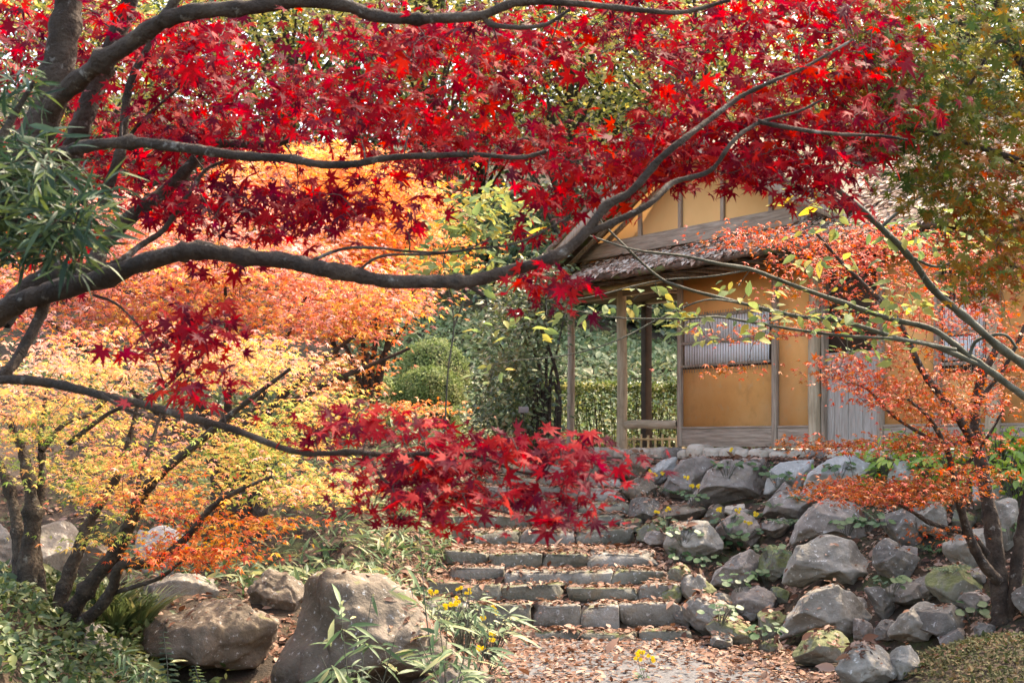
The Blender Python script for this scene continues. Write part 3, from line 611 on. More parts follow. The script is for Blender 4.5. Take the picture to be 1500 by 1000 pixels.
# ---------------------------------------------------------------- trees
class Tree:
    def __init__(s, name, base, label, cat='tree', group=None, bark='bark'):
        s.root = empty(name, base, label=label, cat=cat, group=group); s.P = []; s.Rr = []; s.tw = []; s.bark = bark; s.tips = []
    def limb(s, pts, r0, r1, part='branch', n=10, bump=.05, world=False, k=6, pw=1.0, wob=0.0):
        W = np.array([p if world else A(*p) for p in pts], float); P = smoothline(W, k)
        if wob: P[1:-1] += rnd(len(P)-2, wob)
        rad = r0+(r1-r0)*np.linspace(0, 1, len(P))**pw
        if len(P) > 9:                                       # slight swellings, and a knot here and there
            u_ = np.linspace(0, len(P)*.9, len(P)); rad = rad*(1+.05*np.sin(u_+rng.uniform(0, 6))+.035*np.sin(2.3*u_))
            for kk in rng.integers(3, len(P)-3, max(1, len(P)//14)): rad[kk] *= 1.22
            P = P+np.cumsum(rnd(len(P), r1*.10), 0)*np.linspace(0, 1, len(P))[:, None]*np.linspace(1, 0, len(P))[:, None]
        tubes(part, [(P, rad, n, bump)], M[s.bark], s.root); s.P.append(P[::2]); s.Rr.append(rad[::2]); return P
    def grow(s, T, maxr=.010, minr=.0016, sag=.10, side=3, far=None, n=5):
        T = np.asarray(T, float); P = np.vstack(s.P); Rr = np.concatenate(s.Rr)
        d = np.array([np.min(np.sum((P-t)**2, 1)) for t in T]); T = T[np.argsort(d)]
        cap = len(P)+len(T)*n; PP = np.zeros((cap, 3)); RR_ = np.zeros(cap); PP[:len(P)] = P; RR_[:len(P)] = Rr; c = len(P)
        for t in T:
            dd = np.sum((PP[:c]-t)**2, 1); j = int(np.argmin(dd)); L = math.sqrt(dd[j]); a = PP[j]
            if far and L > far: continue
            u = np.linspace(0, 1, n+1)[:, None]; off = rng.normal(size=3)*L*.12; off[2] += sag*L
            Q = a*(1-u)+t*u+off*np.sin(np.pi*u)+rnd(n+1, .012*L)*np.sin(np.pi*u)
            r0 = min(maxr, RR_[j]*.7, minr+.012*L); rad = np.maximum(np.linspace(r0, minr, n+1), minr)
            s.tw.append((Q, rad, side, 0)); PP[c:c+n] = Q[1:]; RR_[c:c+n] = rad[1:]; c += n
            s.tips.append(Q[-3:])
        return s
    def twigs(s, mat=None):
        if s.tw:
            Vs, Fs, k = [], [], 0
            for P, rad, n, b in s.tw:
                V, Fq = tube(P, rad, n, b); Vs.append(V); Fs.append(Fq+k); k += len(V)
            s.ex = (np.vstack(Vs), np.vstack(Fs), M[mat or 'twig'])
        return s
    def crown(s, tmpl, mat, per, size, spread, nrm=(0, 0, 1), nr=.5, droop=.3, name='crown', szv=.25, outward=True):
        tp = np.array([q[rng.integers(0, len(q))] for q in s.tips for _ in range(per)])
        c = np.repeat(np.array([q[-1] for q in s.tips]), per, 0)
        off = rnd(len(tp))*np.array(spread); P = c*.7+tp*.3+off
        N = np.array(nrm, float)[None]+rnd(len(P), nr); T = off*np.array([1, 1, .4])+rnd(len(P), np.mean(spread)*.5); T = unit(T); T[:, 2] -= droop
        S = size*np.exp(rng.normal(size=len(P))*szv)
        if not isinstance(tmpl, list): tmpl = [tmpl]
        g = rng.integers(0, len(tmpl), len(P)); Vs, Fs, k = [], [], 0
        for i, tm in enumerate(tmpl):
            V, Fc = leaves(tm, P[g == i], N[g == i], T[g == i], S[g == i]); Vs.append(V); Fs.append(Fc+k); k += len(V)
        ex, s.ex = getattr(s, 'ex', None), None; return mesh(name, np.vstack(Vs), np.vstack(Fs), M[mat], s.root, smooth=False, extra=ex)
def inell(specs):
    out = []
    for cx, cy, rx, ry, n, Y0, Y1 in specs:
        a = rng.uniform(0, 2*np.pi, n); r = np.sqrt(rng.uniform(0, 1, n)); Y = rng.uniform(Y0, Y1, n)
        x = cx+rx*r*np.cos(a); y = cy+ry*r*np.sin(a); out.append(np.stack([(x-750)/F*Y, Y, EYE-(y-HOR)/F*Y], -1))
    return np.vstack(out)

# the red maple whose limbs cross the top of the picture
t = Tree('red_maple', (-1.95, 4.7, H(-1.95, 4.7)), 'scarlet leaved maple whose long bare grey limbs reach across from the left', 'tree')
bz = float(H(-1.95, 4.7))
t.limb([(-1.95,4.7,bz-.1),(-1.92,4.7,bz+.5),tuple(A(-170,620,4.7)),tuple(A(-95,480,4.65)),tuple(A(-40,360,4.6)),tuple(A(10,270,4.55)),tuple(A(55,195,4.5)),tuple(A(82,120,4.5)),tuple(A(96,40,4.5)),tuple(A(104,-40,4.5)),tuple(A(110,-200,4.5))], .085, .034, 'trunk', 14, .035, world=True)
t.limb([(62,188,4.5),(80,150,4.45),(110,122,4.4),(150,90,4.3),(200,58,4.25),(245,28,4.2),(300,16,4.15),(360,12,4.1),(430,2,4.1),(500,6,4.05),(545,22,4.05),(595,28,4.0),(650,26,4.0),(705,22,3.95),(765,2,3.95),(850,6,3.95),(930,14,3.95),(1000,18,3.95),(1070,0,3.95)], .031, .005, n=10)
t.limb([(240,30,4.2),(252,8,4.2),(268,-20,4.2),(300,-90,4.2)], .016, .010)
t.limb([(708,24,3.95),(720,36,3.95),(760,40,3.9),(800,36,3.9),(835,14,3.9)], .009, .004)
t.limb([(20,260,4.7),(60,300,4.75),(105,225,4.8),(125,170,4.8),(150,100,4.85),(172,50,4.9),(190,5,4.9),(210,-80,4.9)], .042, .024, 'trunk')
t.limb([(40,300,4.6),(80,235,4.5),(105,220,4.4),(140,212,4.3),(200,209,4.25),(250,214,4.2),(300,221,4.15),(360,229,4.1),(420,232,4.05),(470,241,4.0),(520,240,4.0),(570,231,4.0),(640,228,3.95),(700,227,3.95),(760,231,3.9),(800,222,3.9)], .020, .005)
t.limb([(-95,470,4.6),(-40,480,4.4),(0,458,4.3),(40,438,4.25),(90,424,4.2),(150,408,4.15),(200,388,4.1),(260,371,4.05),(300,367,4.0),(350,375,4.0),(420,382,3.95),(470,393,3.9),(520,402,3.9),(570,412,3.9),(640,412,3.85),(690,411,3.85),(740,398,3.85),(790,384,3.8),(835,362,3.8),(865,332,3.8),(890,300,3.8),(925,280,3.8),(965,235,3.8),(1000,205,3.8),(1040,175,3.85),(1085,142,3.9),(1130,120,3.9),(1180,98,3.95),(1250,58,4.0)], .031, .003, k=5, pw=1.1)
t.limb([(862,340,3.8),(900,325,3.8),(950,300,3.8),(985,268,3.85),(1040,250,3.85),(1075,205,3.85),(1112,180,3.9),(1170,163,3.9),(1205,146,3.9)], .010, .003)
t.limb([(1110,178,3.9),(1160,188,3.9),(1220,196,3.95),(1290,199,4.0),(1330,205,4.0)], .007, .003)
t.limb([(0,470,4.4),(40,425,4.45),(80,400,4.45),(130,400,4.4),(150,360,4.5),(190,318,4.55),(240,280,4.6),(280,240,4.6),(305,213,4.6),(360,211,4.6),(405,211,4.55),(435,200,4.5)], .034, .007)
t.limb([(115,400,4.4),(170,385,4.35),(205,360,4.4),(240,335,4.4),(275,285,4.4),(300,250,4.45),(330,235,4.45)], .012, .004)
t.limb([(150,300,4.6),(165,255,4.6),(178,215,4.6),(182,170,4.6),(190,125,4.6),(205,90,4.6),(225,55,4.6)], .018, .009)
t.limb([(185,205,4.6),(215,170,4.6),(250,140,4.6),(275,118,4.6)], .006, .003)
t.limb([(68,430,4.25),(60,460,4.25),(42,495,4.2),(22,530,4.15),(2,550,4.1),(-8,556,4.1),(30,556,4.05),(80,562,4.0),(120,571,3.95),(160,582,3.9),(210,592,3.85),(260,607,3.8),(300,617,3.75),(340,628,3.7),(380,643,3.65),(417,657,3.6),(460,664,3.55),(520,662,3.5),(575,667,3.5),(640,664,3.5),(700,668,3.5),(760,690,3.5),(820,700,3.5)], .017, .0035, k=5)
t.limb([(150,579,3.9),(180,597,3.85),(208,609,3.85)], .006, .003)
t.limb([(540,664,3.5),(560,700,3.45),(585,722,3.45),(575,760,3.4)], .004, .002)
t.limb([(585,722,3.45),(640,722,3.45),(700,740,3.45),(760,755,3.4)], .003, .002)
t.limb([(137,432,4.15),(170,445,4.1),(205,480,4.0),(225,520,3.95),(240,560,3.9)], .004, .002)
t.limb([(665,411,3.85),(690,420,3.85),(708,433,3.85)], .008, .005)
t.limb([(520,400,3.9),(560,375,3.9),(640,372,3.85),(690,365,3.85),(760,355,3.8),(830,320,3.8)], .004, .002)
t.limb([(450,385,3.9),(500,365,3.9),(550,363,3.9),(600,368,3.9),(670,368,3.8),(720,350,3.8)], .005, .002)
RT = inell([(cx, cy, rx, ry, max(2, int(n*(.80 if k < 4 else .56 if Y1 > 3.75 else .42))), Y0+(.3 if Y1 > 4 else 0), Y1+(.3 if Y1 > 4 else 0)) for k, (cx, cy, rx, ry, n, Y0, Y1) in enumerate([
 (60,70,110,90,50,4.2,5.2),(330,140,140,110,150,4.0,5.0),(250,60,160,70,70,4.2,5.2),(120,200,110,60,35,4.6,5.4),(230,250,110,70,50,4.3,5.2),
 (520,120,100,80,60,3.8,4.6),(620,200,110,60,80,3.7,4.5),(560,60,110,50,40,3.8,4.6),(700,70,120,60,70,3.7,4.5),(800,110,90,50,40,3.7,4.4),(780,215,95,38,44,3.7,4.4),
 (500,290,80,36,24,3.9,4.5),(330,300,120,44,44,4.0,4.7),(420,320,120,34,34,3.9,4.5),(330,385,28,16,7,3.9,4.1),(270,300,60,40,14,4.2,4.7),(540,300,50,24,10,3.8,4.3),
 (880,30,120,50,50,3.8,4.5),(930,235,80,46,40,3.7,4.3),(985,165,60,40,26,3.8,4.3),(880,270,50,40,18,3.85,4.2),(850,300,60,26,6,3.7,4.1),(760,290,50,26,7,3.7,4.1),
 (1060,80,120,80,84,3.8,4.6),(1180,60,120,80,90,3.8,4.6),(1040,205,110,50,60,3.8,4.4),(1170,180,110,80,110,3.8,4.6),(1080,262,80,14,14,3.8,4.3),(1210,285,60,22,16,3.8,4.3),(1150,240,100,26,40,3.8,4.3),(1290,130,60,100,50,4.0,4.7),
 (770,345,40,10,5,3.9,4.1),(800,425,24,26,14,3.76,3.9),(690,270,50,60,7,3.7,4.0),(620,330,60,20,5,3.8,4.0),
 (245,470,70,20,12,3.8,3.95),(265,520,56,36,18,3.7,3.9),(280,575,32,20,8,3.6,3.7),
 (60,350,70,60,22,4.7,5.2),(60,430,50,20,5,4.5,4.8),
 (560,625,110,24,34,3.3,3.7),(700,668,150,28,60,3.3,3.7),(840,668,80,22,22,3.3,3.6),(620,712,110,28,40,3.3,3.6),(740,730,100,24,28,3.3,3.6),(590,750,50,18,12,3.3,3.5),(880,705,36,26,7,3.3,3.45),(690,765,50,10,5,3.3,3.45),(470,640,30,20,8,3.5,3.7),(835,765,20,6,2,3.3,3.4),
 (300,-160,500,120,160,3.9,5.5),(900,-160,450,120,170,3.8,5.5)])])
def notin(T, gaps):
    px, py = 750+T[:, 0]/T[:, 1]*F, HOR-(T[:, 2]-EYE)/T[:, 1]*F; k = np.ones(len(T), bool)
    for cx, cy, rx, ry in gaps: k &= ((px-cx)/rx)**2+((py-cy)/ry)**2 > 1
    return T[k]
RT = notin(RT, [(905,140,70,42),(650,112,44,24),(385,70,46,34),(690,308,60,34),(1085,85,44,26),(830,90,30,16),(560,280,34,18),(1010,30,34,18),(430,300,26,20),(770,262,34,14)])
t.grow(RT, .006, .0013, .06, 4, n=6).twigs()
low_ = [q for q in t.tips if q[-1][1] < 3.74]; up_ = [q for q in t.tips if q[-1][1] >= 3.74]; MV = [lobed(7, R(128), .34, .50, d) for d in (.02, .2, .42)]+[lobed(7, R(118), .30, .40, .3), lobed(5, R(95), .34, .48, .15)]
t.tips = up_; t.crown(MV, 'red', 10, .052, (.058,.07,.024), (.12,-.55,.75), .55, .55, szv=.28)
t.tips = low_; t.crown(MV, 'red', 10, .047, (.058,.05,.015), (.05,-.42,.85), .42, .35, szv=.28)

# left maple, many stems, yellow to coral
b0 = hit(95, 925)
t = Tree('yellow_maple', b0, 'many stemmed small maple with yellow, orange and green layered leaves at the lower left', 'tree', bark='bark_dark')
Yb = b0[1]
def ml(pts, r0, r1, dy=0): return t.limb([(x, y, Yb+dy*i/len(pts)) for i, (x, y) in enumerate(pts)], r0, r1, 'branch', 9, .05)
t.limb([(100,950,Yb),(92,915,Yb),(85,890,Yb)], .14, .10, 'trunk', 12)
ml([(60,930),(48,880),(42,820),(48,760),(42,700),(30,650),(10,610)], .085, .025, .4)
ml([(45,900),(30,850),(28,790),(15,720),(-10,660),(-40,610)], .065, .02, .8)
ml([(62,910),(58,850),(52,780),(62,700),(60,640),(70,560)], .05, .012, .6)
ml([(78,910),(98,850),(118,795),(138,752),(170,700),(190,640),(205,580)], .055, .012, .5)
ml([(85,925),(125,865),(168,808),(192,762),(215,715),(245,685),(300,640),(360,590),(425,540)], .060, .012, -.5)
ml([(190,765),(205,700),(222,650),(240,600),(290,540)], .022, .008, .6)
ml([(90,930),(140,895),(165,860),(177,828),(225,822),(268,792),(308,745),(350,718),(398,698)], .045, .010, -.8)
ml([(165,850),(175,815),(195,765),(205,735)], .026, .016, -.3)
ml([(130,905),(160,872),(200,858),(240,842),(290,800)], .022, .008, -.6)
ml([(60,660),(95,620),(140,600),(185,545),(225,500)], .022, .008, .9)
ml([(100,650),(160,605),(230,575),(290,520),(330,500)], .018, .007, -.4)
LT = inell([(60,560,110,60,50,9.6,12),(220,520,160,50,80,9.6,12.2),(380,530,110,40,60,9.6,12),(450,590,60,40,26,9.8,11.8),(130,690,120,30,52,9.3,11.5),(230,735,90,26,36,9.2,11),(180,635,120,24,26,9.6,12),(20,640,70,40,22,9.6,11.5),
  (330,680,90,26,30,9.3,11.5),(420,715,70,26,30,9.3,11),(285,805,56,26,34,9.0,10.4),(340,770,50,20,18,9.2,10.4),(430,660,60,30,20,9.5,11.5),(155,790,30,12,4,9.4,10),(380,630,80,30,26,9.5,12),(100,600,110,30,22,10,12.5),(490,715,35,40,12,9.8,11),(-120,600,120,120,100,9.6,12)])
t.grow(LT, .010, .0022, .05, 3, n=5).twigs('bark_dark')
at_ = t.tips
def pxof(q): return 750+q[-1][0]/q[-1][1]*F, HOR-(q[-1][2]-EYE)/q[-1][1]*F
rs = [q for q in at_ if 225 < pxof(q)[0] < 400 and pxof(q)[1] > 745]; pk = [q for q in at_ if q not in rs] if False else [q for q in at_ if not (225 < pxof(q)[0] < 400 and pxof(q)[1] > 745)]
tp_ = [q for q in pk if (180 < pxof(q)[0] < 320 and 690 < pxof(q)[1] < 735) or pxof(q)[1] < 505]; re_ = [q for q in pk if not ((180 < pxof(q)[0] < 320 and 690 < pxof(q)[1] < 735) or pxof(q)[1] < 505)]
for tt_, mm_ in ((rs, 'redspray'), (tp_, 'pink'), (re_, 'left')):
    t.tips = tt_; t.crown([MAPLE5, star5(.45)], mm_, 24, .050, (.18,.18,.018), (.1,-.12,1), .34, .22)

# coral maple behind it
b0 = np.array([-2.6, 14.2, float(H(-2.6, 14.2))])
t = Tree('coral_maple', b0, 'coral and pink topped maple behind the yellow maple, under the red limbs', 'tree')
for k, tp in enumerate([(60,430),(200,400),(330,390),(450,400),(560,430),(250,470),(600,480)]):
    Yt = 14+.5*math.sin(k*2.1); m1 = A(335+(tp[0]-335)*.35, 610-20*k % 50, 14.1)
    t.limb([tuple(b0+[.06*k-.15,0,-.1]), tuple(b0+[.09*k-.25,0,.7]), tuple(m1), tuple(A(tp[0], tp[1]+30, Yt))], .07, .014, 'trunk' if k == 0 else 'branch', 8, .05, world=True)
CT = inell([(60,440,110,50,90,13,15.5),(220,410,150,60,170,13,15.6),(400,410,150,60,180,12.8,15.6),(540,430,80,36,70,13,15),(330,330,200,60,160,13.5,16),(150,340,120,50,60,13.5,16),(480,470,90,26,40,13,15),(300,480,200,30,70,13,15),(-100,420,90,80,60,13,15)])
t.grow(CT, .012, .003, .05, 3, n=4).twigs()
t.crown([MAPLE5, star5(.45)], 'pink', 20, .072, (.26,.26,.025), (.1,-.15,1), .32, .25)

# blazing orange maple further back
b0 = np.array([-1.75, 18.6, float(H(-1.75, 18.6))])
t = Tree('orange_maple', b0, 'sunlit bright orange maple in the middle distance left of the clipped bushes', 'tree')
for k, tp in enumerate([(430,300),(520,270),(600,320),(560,400),(470,420),(600,450),(540,520)]):
    m1 = A(540+(tp[0]-540)*.3, 560-6*k, 18.5)
    t.limb([tuple(b0+[.03*k-.1,0,-.1]), tuple(m1), tuple(A(tp[0], tp[1]+20, 18.5+.6*math.sin(k*2)))], .06, .014, 'trunk' if k == 0 else 'branch', 7, .05, world=True)
OT = inell([(520,300,130,80,260,17.5,20),(450,260,110,50,120,17.5,20),(585,360,75,60,120,17.4,19.8),(500,400,110,60,110,17.6,19.5),(530,455,50,36,50,17.5,19),(505,530,26,50,30,17.5,19),(480,610,30,50,30,17.4,18.8),(380,290,70,50,50,18,20),(610,600,50,10,10,17.6,18.4)])
t.grow(OT, .014, .004, .05, 3, n=4).twigs()
t.crown([MAPLE5, star5(.45)], 'orange', 24, .080, (.26,.26,.04), (.1,-.15,1), .4, .25)

# right maple, rusty orange, at the foot of the bank
b0 = hit(1470, 912); Yb = b0[1]
t = Tree('rusty_maple', b0, 'small leaved rusty orange maple with two upright trunks at the right of the bank', 'tree', bark='bark')
def mr_(pts, r0, r1, dy=0, part='branch'): return t.limb([(x, y, Yb+dy*i/len(pts)) for i, (x, y) in enumerate(pts)], r0, r1, part, 10, .045)
mr_([(1470,935),(1468,900),(1462,850),(1456,790),(1444,720),(1433,655),(1428,610),(1436,560),(1460,510)], .085, .026, .3, 'trunk')
mr_([(1478,920),(1486,870),(1490,815),(1498,760),(1512,680),(1535,600)], .058, .028, 0, 'trunk')
mr_([(1462,850),(1440,825),(1420,785),(1408,745),(1396,690),(1386,655),(1360,610),(1330,585)], .045, .010, -.8)
mr_([(1446,810),(1425,785),(1398,776),(1362,765),(1335,748),(1300,730),(1265,722)], .026, .008, -.8)
mr_([(1433,660),(1400,605),(1373,573),(1350,540),(1317,473),(1283,433),(1235,386),(1190,335)], .038, .009, -1.0)
mr_([(1425,640),(1395,650),(1360,640),(1310,610),(1270,570),(1240,560)], .02, .007, -.6)
mr_([(1430,590),(1470,540),(1500,480),(1520,420)], .02, .01, .2)
mr_([(1400,700),(1440,650),(1470,600)], .015, .008, -.5)
GT = inell([(1240,470,60,24,11,10.7,12),(1340,430,60,24,14,10.8,12.2),(1410,460,50,24,12,11,12.4),(1180,345,80,16,12,10.6,11.6),(1260,350,80,24,16,10.8,12),(1290,555,100,18,34,10.5,12),(1240,535,60,14,12,10.4,11.6),(1390,600,80,18,30,10.6,12),(1450,560,60,24,22,10.8,12.2),(1340,585,80,14,24,10.5,12),(1310,722,105,18,60,10.2,11.3),(1240,712,46,12,16,10.2,11),(1395,700,50,18,16,10.4,11.4),(1440,700,40,14,6,10.6,11.6),(1400,650,80,16,24,10.6,12),
  (1215,390,70,26,24,10.6,12),(1310,375,90,36,50,10.8,12.2),(1400,390,80,40,40,11,12.4),(1180,430,60,16,10,10.6,12),(1290,510,80,14,14,10.8,12),(1440,470,50,30,18,11,12.4),(1115,482,80,14,11,10.2,11.4),(1060,545,30,8,3,10.3,10.8),(1240,655,70,10,12,10.4,11.2),(1180,655,36,7,5,10.4,11),(1480,520,50,40,18,11,12.4),(1350,645,50,16,12,10.6,11.8),(1110,350,70,14,16,10.6,11.4),(1300,470,80,16,12,10.8,12),(1370,780,26,10,4,10.6,11)])
t.grow(GT, .010, .0022, .04, 3, n=5).twigs()
t.crown([MAPLE5, star5(.45)], 'rusty', 19, .046, (.14,.14,.028), (.0,-.2,1), .42, .25)

# green and orange canopy top right
t = Tree('green_maple', (2.6, 5.2, H(2.6, 5.2)), 'green and orange leaved maple canopy filling the top right corner', 'tree', bark='bark_dark')
t.limb([(2.6,5.2,-.1),(2.55,5.2,1.2),(2.45,5.15,2.2),(2.2,5.1,2.9),(1.9,5.05,3.5)], .09, .04, 'trunk', 12, world=True)
t.limb([(1790,330,5.15),(1640,240,5.1),(1520,130,5.0),(1480,45,5.0),(1440,-40,5)], .03, .012)
t.limb([(1530,130,5.0),(1470,60,4.9),(1430,110,4.9),(1400,160,4.85)], .007, .003)
t.limb([(1770,420,5.1),(1620,300,5),(1500,240,4.9),(1400,205,4.8),(1340,190,4.8)], .02, .004)
t.limb([(1780,450,5.1),(1640,420,5),(1560,400,4.9),(1480,390,4.8)], .014, .004)
TT = inell([(1400,90,150,120,200,4.5,5.6),(1440,220,110,100,130,4.5,5.6),(1340,180,70,100,62,4.5,5.4),(1300,60,60,70,44,4.5,5.4),(1470,350,60,50,32,4.6,5.4),(1460,410,50,36,26,4.6,5.3),(1390,290,70,40,18,4.6,5.3),(1600,120,120,250,140,4.5,5.8),(1400,-140,260,110,140,4.5,5.8)])
t.grow(TT, .006, .0013, .05, 3, n=5).twigs()
t.crown(MAPLE7, 'topright', 9, .045, (.055,.055,.035), (.1,-.4,.8), .55, .4)

# slender yellow-green tree reaching in from the right
t = Tree('slender_tree', (2.95, 7.1, H(2.95, 7.1)), 'slender grey-green branches with sparse oval yellow-green leaves reaching in from the right', 'tree', bark='bark_green')
t.limb([(2.95,7.1,-.1),(2.9,7.1,.9),tuple(A(1625,690,7.05)),tuple(A(1600,620,7.0)),tuple(A(1585,560,7.0)),tuple(A(1560,400,7.0))], .07, .03, 'trunk', 12, world=True)
t.limb([(1610,640,7.0),(1550,570,6.9),(1500,533,6.8),(1467,510,6.7),(1417,466,6.6),(1367,423,6.5),(1333,376,6.4),(1290,333,6.3),(1245,292,6.2),(1190,250,6.1),(1140,215,6.0)], .026, .010, pw=.8)
t.limb([(1620,690,7.0),(1560,620,6.9),(1500,580,6.8),(1443,538,6.7),(1417,520,6.7),(1367,483,6.6),(1300,466,6.5),(1233,443,6.4),(1167,420,6.3),(1100,395,6.2),(1050,386,6.1),(1000,375,6.1),(930,366,6.0),(862,345,6.0)], .019, .003)
t.limb([(1443,538,6.7),(1367,506,6.6),(1317,496,6.5),(1233,470,6.3),(1167,463,6.3),(1083,443,6.2),(1000,421,6.1),(960,402,6.1),(900,345,6.0),(868,310,6)], .013, .003)
t.limb([(1400,512,6.6),(1317,497,6.4),(1240,492,6.3),(1167,483,6.3),(1100,472,6.2),(1050,464,6.1),(1000,467,6.0),(900,465,6.0),(830,452,6.0)], .008, .0025)
t.limb([(1083,443,6.2),(1030,440,6.1),(960,470,6.1),(900,500,6.0),(830,520,6.0),(750,528,5.9)], .0045, .0018)
t.limb([(1100,395,6.2),(1040,405,6.1),(960,412,6.1),(860,436,6.0),(800,440,6)], .004, .002)
t.limb([(1420,520,6.7),(1432,498,6.7),(1470,490,6.7),(1490,510,6.7)], .009, .006)
t.limb([(1290,333,6.3),(1330,300,6.3),(1380,270,6.3)], .008, .004); t.limb([(1333,376,6.4),(1380,390,6.4),(1440,350,6.4),(1490,320,6.4)], .007, .003)
YT = inell([(1040,475,50,22,9,5.9,6.4),(1130,462,60,22,11,6,6.4),(1230,470,60,20,10,6.1,6.5),(1290,460,50,26,14,6.2,6.6),(1340,440,50,30,14,6.2,6.6),(1110,425,50,22,7,6.1,6.4),(1240,385,60,36,9,6.1,6.5),(1340,350,60,30,14,6.2,6.6),(1400,340,80,34,24,6.2,6.7),(1440,300,60,30,18,6.3,6.7),(960,442,50,16,6,6,6.2),(760,478,60,12,7,5.9,6.1),(850,462,50,10,5,5.9,6.1),(1000,455,40,14,5,6,6.2),(1220,330,50,24,8,6.1,6.4),(1290,510,70,22,10,6.2,6.6),(740,545,40,8,3,5.9,6),(1190,300,40,20,6,6,6.3),(1070,500,50,14,4,6,6.3)])
t.grow(YT, .004, .0014, .03, 4, n=5).twigs('bark_green')
t.crown(OVAL, 'yg', 3, .051, (.035,.04,.02), (0,-.35,.9), .45, .4)

# slim yellow leaved sapling by the big evergreen bush
b0 = np.array([-.75, 15.9, float(H(-.75, 15.9))])
t = Tree('yellow_sapling', b0, 'thin sapling with loose yellow leaves left of the large dark evergreen bush', 'tree', bark='bark_green')
t.limb([tuple(b0), tuple(A(655,560,15.9)), tuple(A(665,470,15.9)), tuple(A(650,380,15.8)), tuple(A(680,320,15.8))], .011, .004, 'trunk', world=True)
t.limb([(664,480,15.9),(690,420,15.8),(730,370,15.7)], .012, .004)
t.grow(inell([(690,360,60,60,26,15.3,16.2),(640,390,40,40,12,15.4,16.1),(730,320,60,40,22,15.3,16.2),(700,300,70,40,16,15.3,16.2)]), .006, .002, .05, 3).twigs()
t.crown(OVAL, 'yg', 7, .115, (.1,.1,.06), (0,-.3,.9), .5, .4)

# narrow-leaved evergreen, top left, near
t = Tree('evergreen_shrub', (-1.6, 3.7, H(-1.6, 3.7)), 'narrow leaved dark evergreen shrub poking in at the left edge', 'shrub', bark='bark_dark')
t.limb([(-1.6,3.7,float(H(-1.6,3.7))-.05),(-1.58,3.7,1.2),(-1.5,3.72,2.0),tuple(A(-60,330,3.75)),tuple(A(20,300,3.75)),tuple(A(80,300,3.7))], .045, .010, 'trunk', 10, world=True)
t.limb([(-70,340,3.75),(-20,240,3.8),(20,170,3.85),(50,120,3.85)], .014, .006)
t.limb([(0,305,3.75),(60,350,3.7),(110,375,3.65)], .010, .005)
t.grow(inell([(60,315,76,60,58,3.5,3.95),(105,350,44,38,22,3.5,3.8),(30,240,50,36,20,3.55,3.9),(24,130,26,30,7,3.85,4.1),(-60,260,60,130,40,3.5,4.1),(140,260,16,16,2,3.6,3.8)]), .004, .002, .05, 4).twigs('bark_dark')
t.crown([lens(.065, .3, 3, d) for d in (.0, .25, .5)], 'podo', 15, .060, (.028,.028,.024), (0,-.3,.8), .7, .1, szv=.32)

# ---------------------------------------------------------------- clipped and free bushes
def bush(name, label, c, rad, n, mat, size, cat='bush', group=None, box=False, core=.86, tmpl=DIAM, gap=1.0, jit=.06):
    c = np.array(c, float); rad = np.array(rad, float); root = empty(name, c, label=label, cat=cat, group=group)
    if box:
        P = rng.uniform(-1, 1, (n, 3)); ax = rng.integers(0, 3, n); s = np.sign(rng.normal(size=n)); ax = np.where(ax == 2, 2, ax); s = np.where(ax == 2, 1, s)
        P[np.arange(n), ax] = s*rng.uniform(.82, 1, n); N = np.zeros((n, 3)); N[np.arange(n), ax] = s
    else:
        N = unit(rnd(n)); N[:, 2] = np.abs(N[:, 2])*1.0-.12; N = unit(N); P = N*(rng.uniform(.80, 1, n)**.6)[:, None]
        P[:, 2] = P[:, 2]
    P = P*rad*(1+.10*fbm(P*2+c, 3, 3, 2))[:, None]+c+[0, 0, 0]+rnd(n, jit*rad.min())
    V, Fc = leaves(tmpl, P, N+rnd(n, .55), rnd(n)+[0, 0, .3], size*np.exp(.25*rng.normal(size=n))); mesh('foliage', V, Fc, M[mat], root, smooth=False)
    m = 160; st = []
    for k in range(m):
        q = unit(rng.normal(size=3)); q[2] = abs(q[2]); e = c+q*rad*.9 if not box else c+rng.uniform(-.9, .9, 3)*rad
        s0 = c+np.array([q[0]*rad[0]*.3 if not box else (e[0]-c[0])*.9, q[1]*rad[1]*.3, -rad[2] if box else 0.])
        st.append((smoothline([s0, (s0+e)/2+rng.normal(size=3)*.04, e], 3), .006, 4, 0))
    tubes('stems', st, M['bark_dark'], root)
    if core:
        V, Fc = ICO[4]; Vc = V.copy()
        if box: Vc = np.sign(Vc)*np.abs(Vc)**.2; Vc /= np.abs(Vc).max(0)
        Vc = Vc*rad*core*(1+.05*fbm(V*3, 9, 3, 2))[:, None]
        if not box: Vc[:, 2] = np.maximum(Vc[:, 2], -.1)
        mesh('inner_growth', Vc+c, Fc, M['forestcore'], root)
    return root
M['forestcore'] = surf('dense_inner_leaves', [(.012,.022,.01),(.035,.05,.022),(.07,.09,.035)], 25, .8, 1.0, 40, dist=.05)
G = 'clipped round azaleas'
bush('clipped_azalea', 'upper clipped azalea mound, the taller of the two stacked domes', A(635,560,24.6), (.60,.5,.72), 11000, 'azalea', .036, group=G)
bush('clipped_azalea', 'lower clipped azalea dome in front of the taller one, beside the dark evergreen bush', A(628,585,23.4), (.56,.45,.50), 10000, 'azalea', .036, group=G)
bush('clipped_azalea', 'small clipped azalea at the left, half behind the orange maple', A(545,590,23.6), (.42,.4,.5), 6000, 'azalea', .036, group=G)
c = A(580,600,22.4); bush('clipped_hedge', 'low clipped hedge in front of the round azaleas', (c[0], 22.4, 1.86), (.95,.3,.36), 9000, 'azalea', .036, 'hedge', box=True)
c = A(900,600,23.5); bush('thin_hedge', 'loose see-through hedge behind the porch posts and rail', (c[0]+.3, 23.5, 2.08), (1.9,.22,.57), 15000, 'hedge', .05, 'hedge', box=True, core=0, tmpl=DIAM)
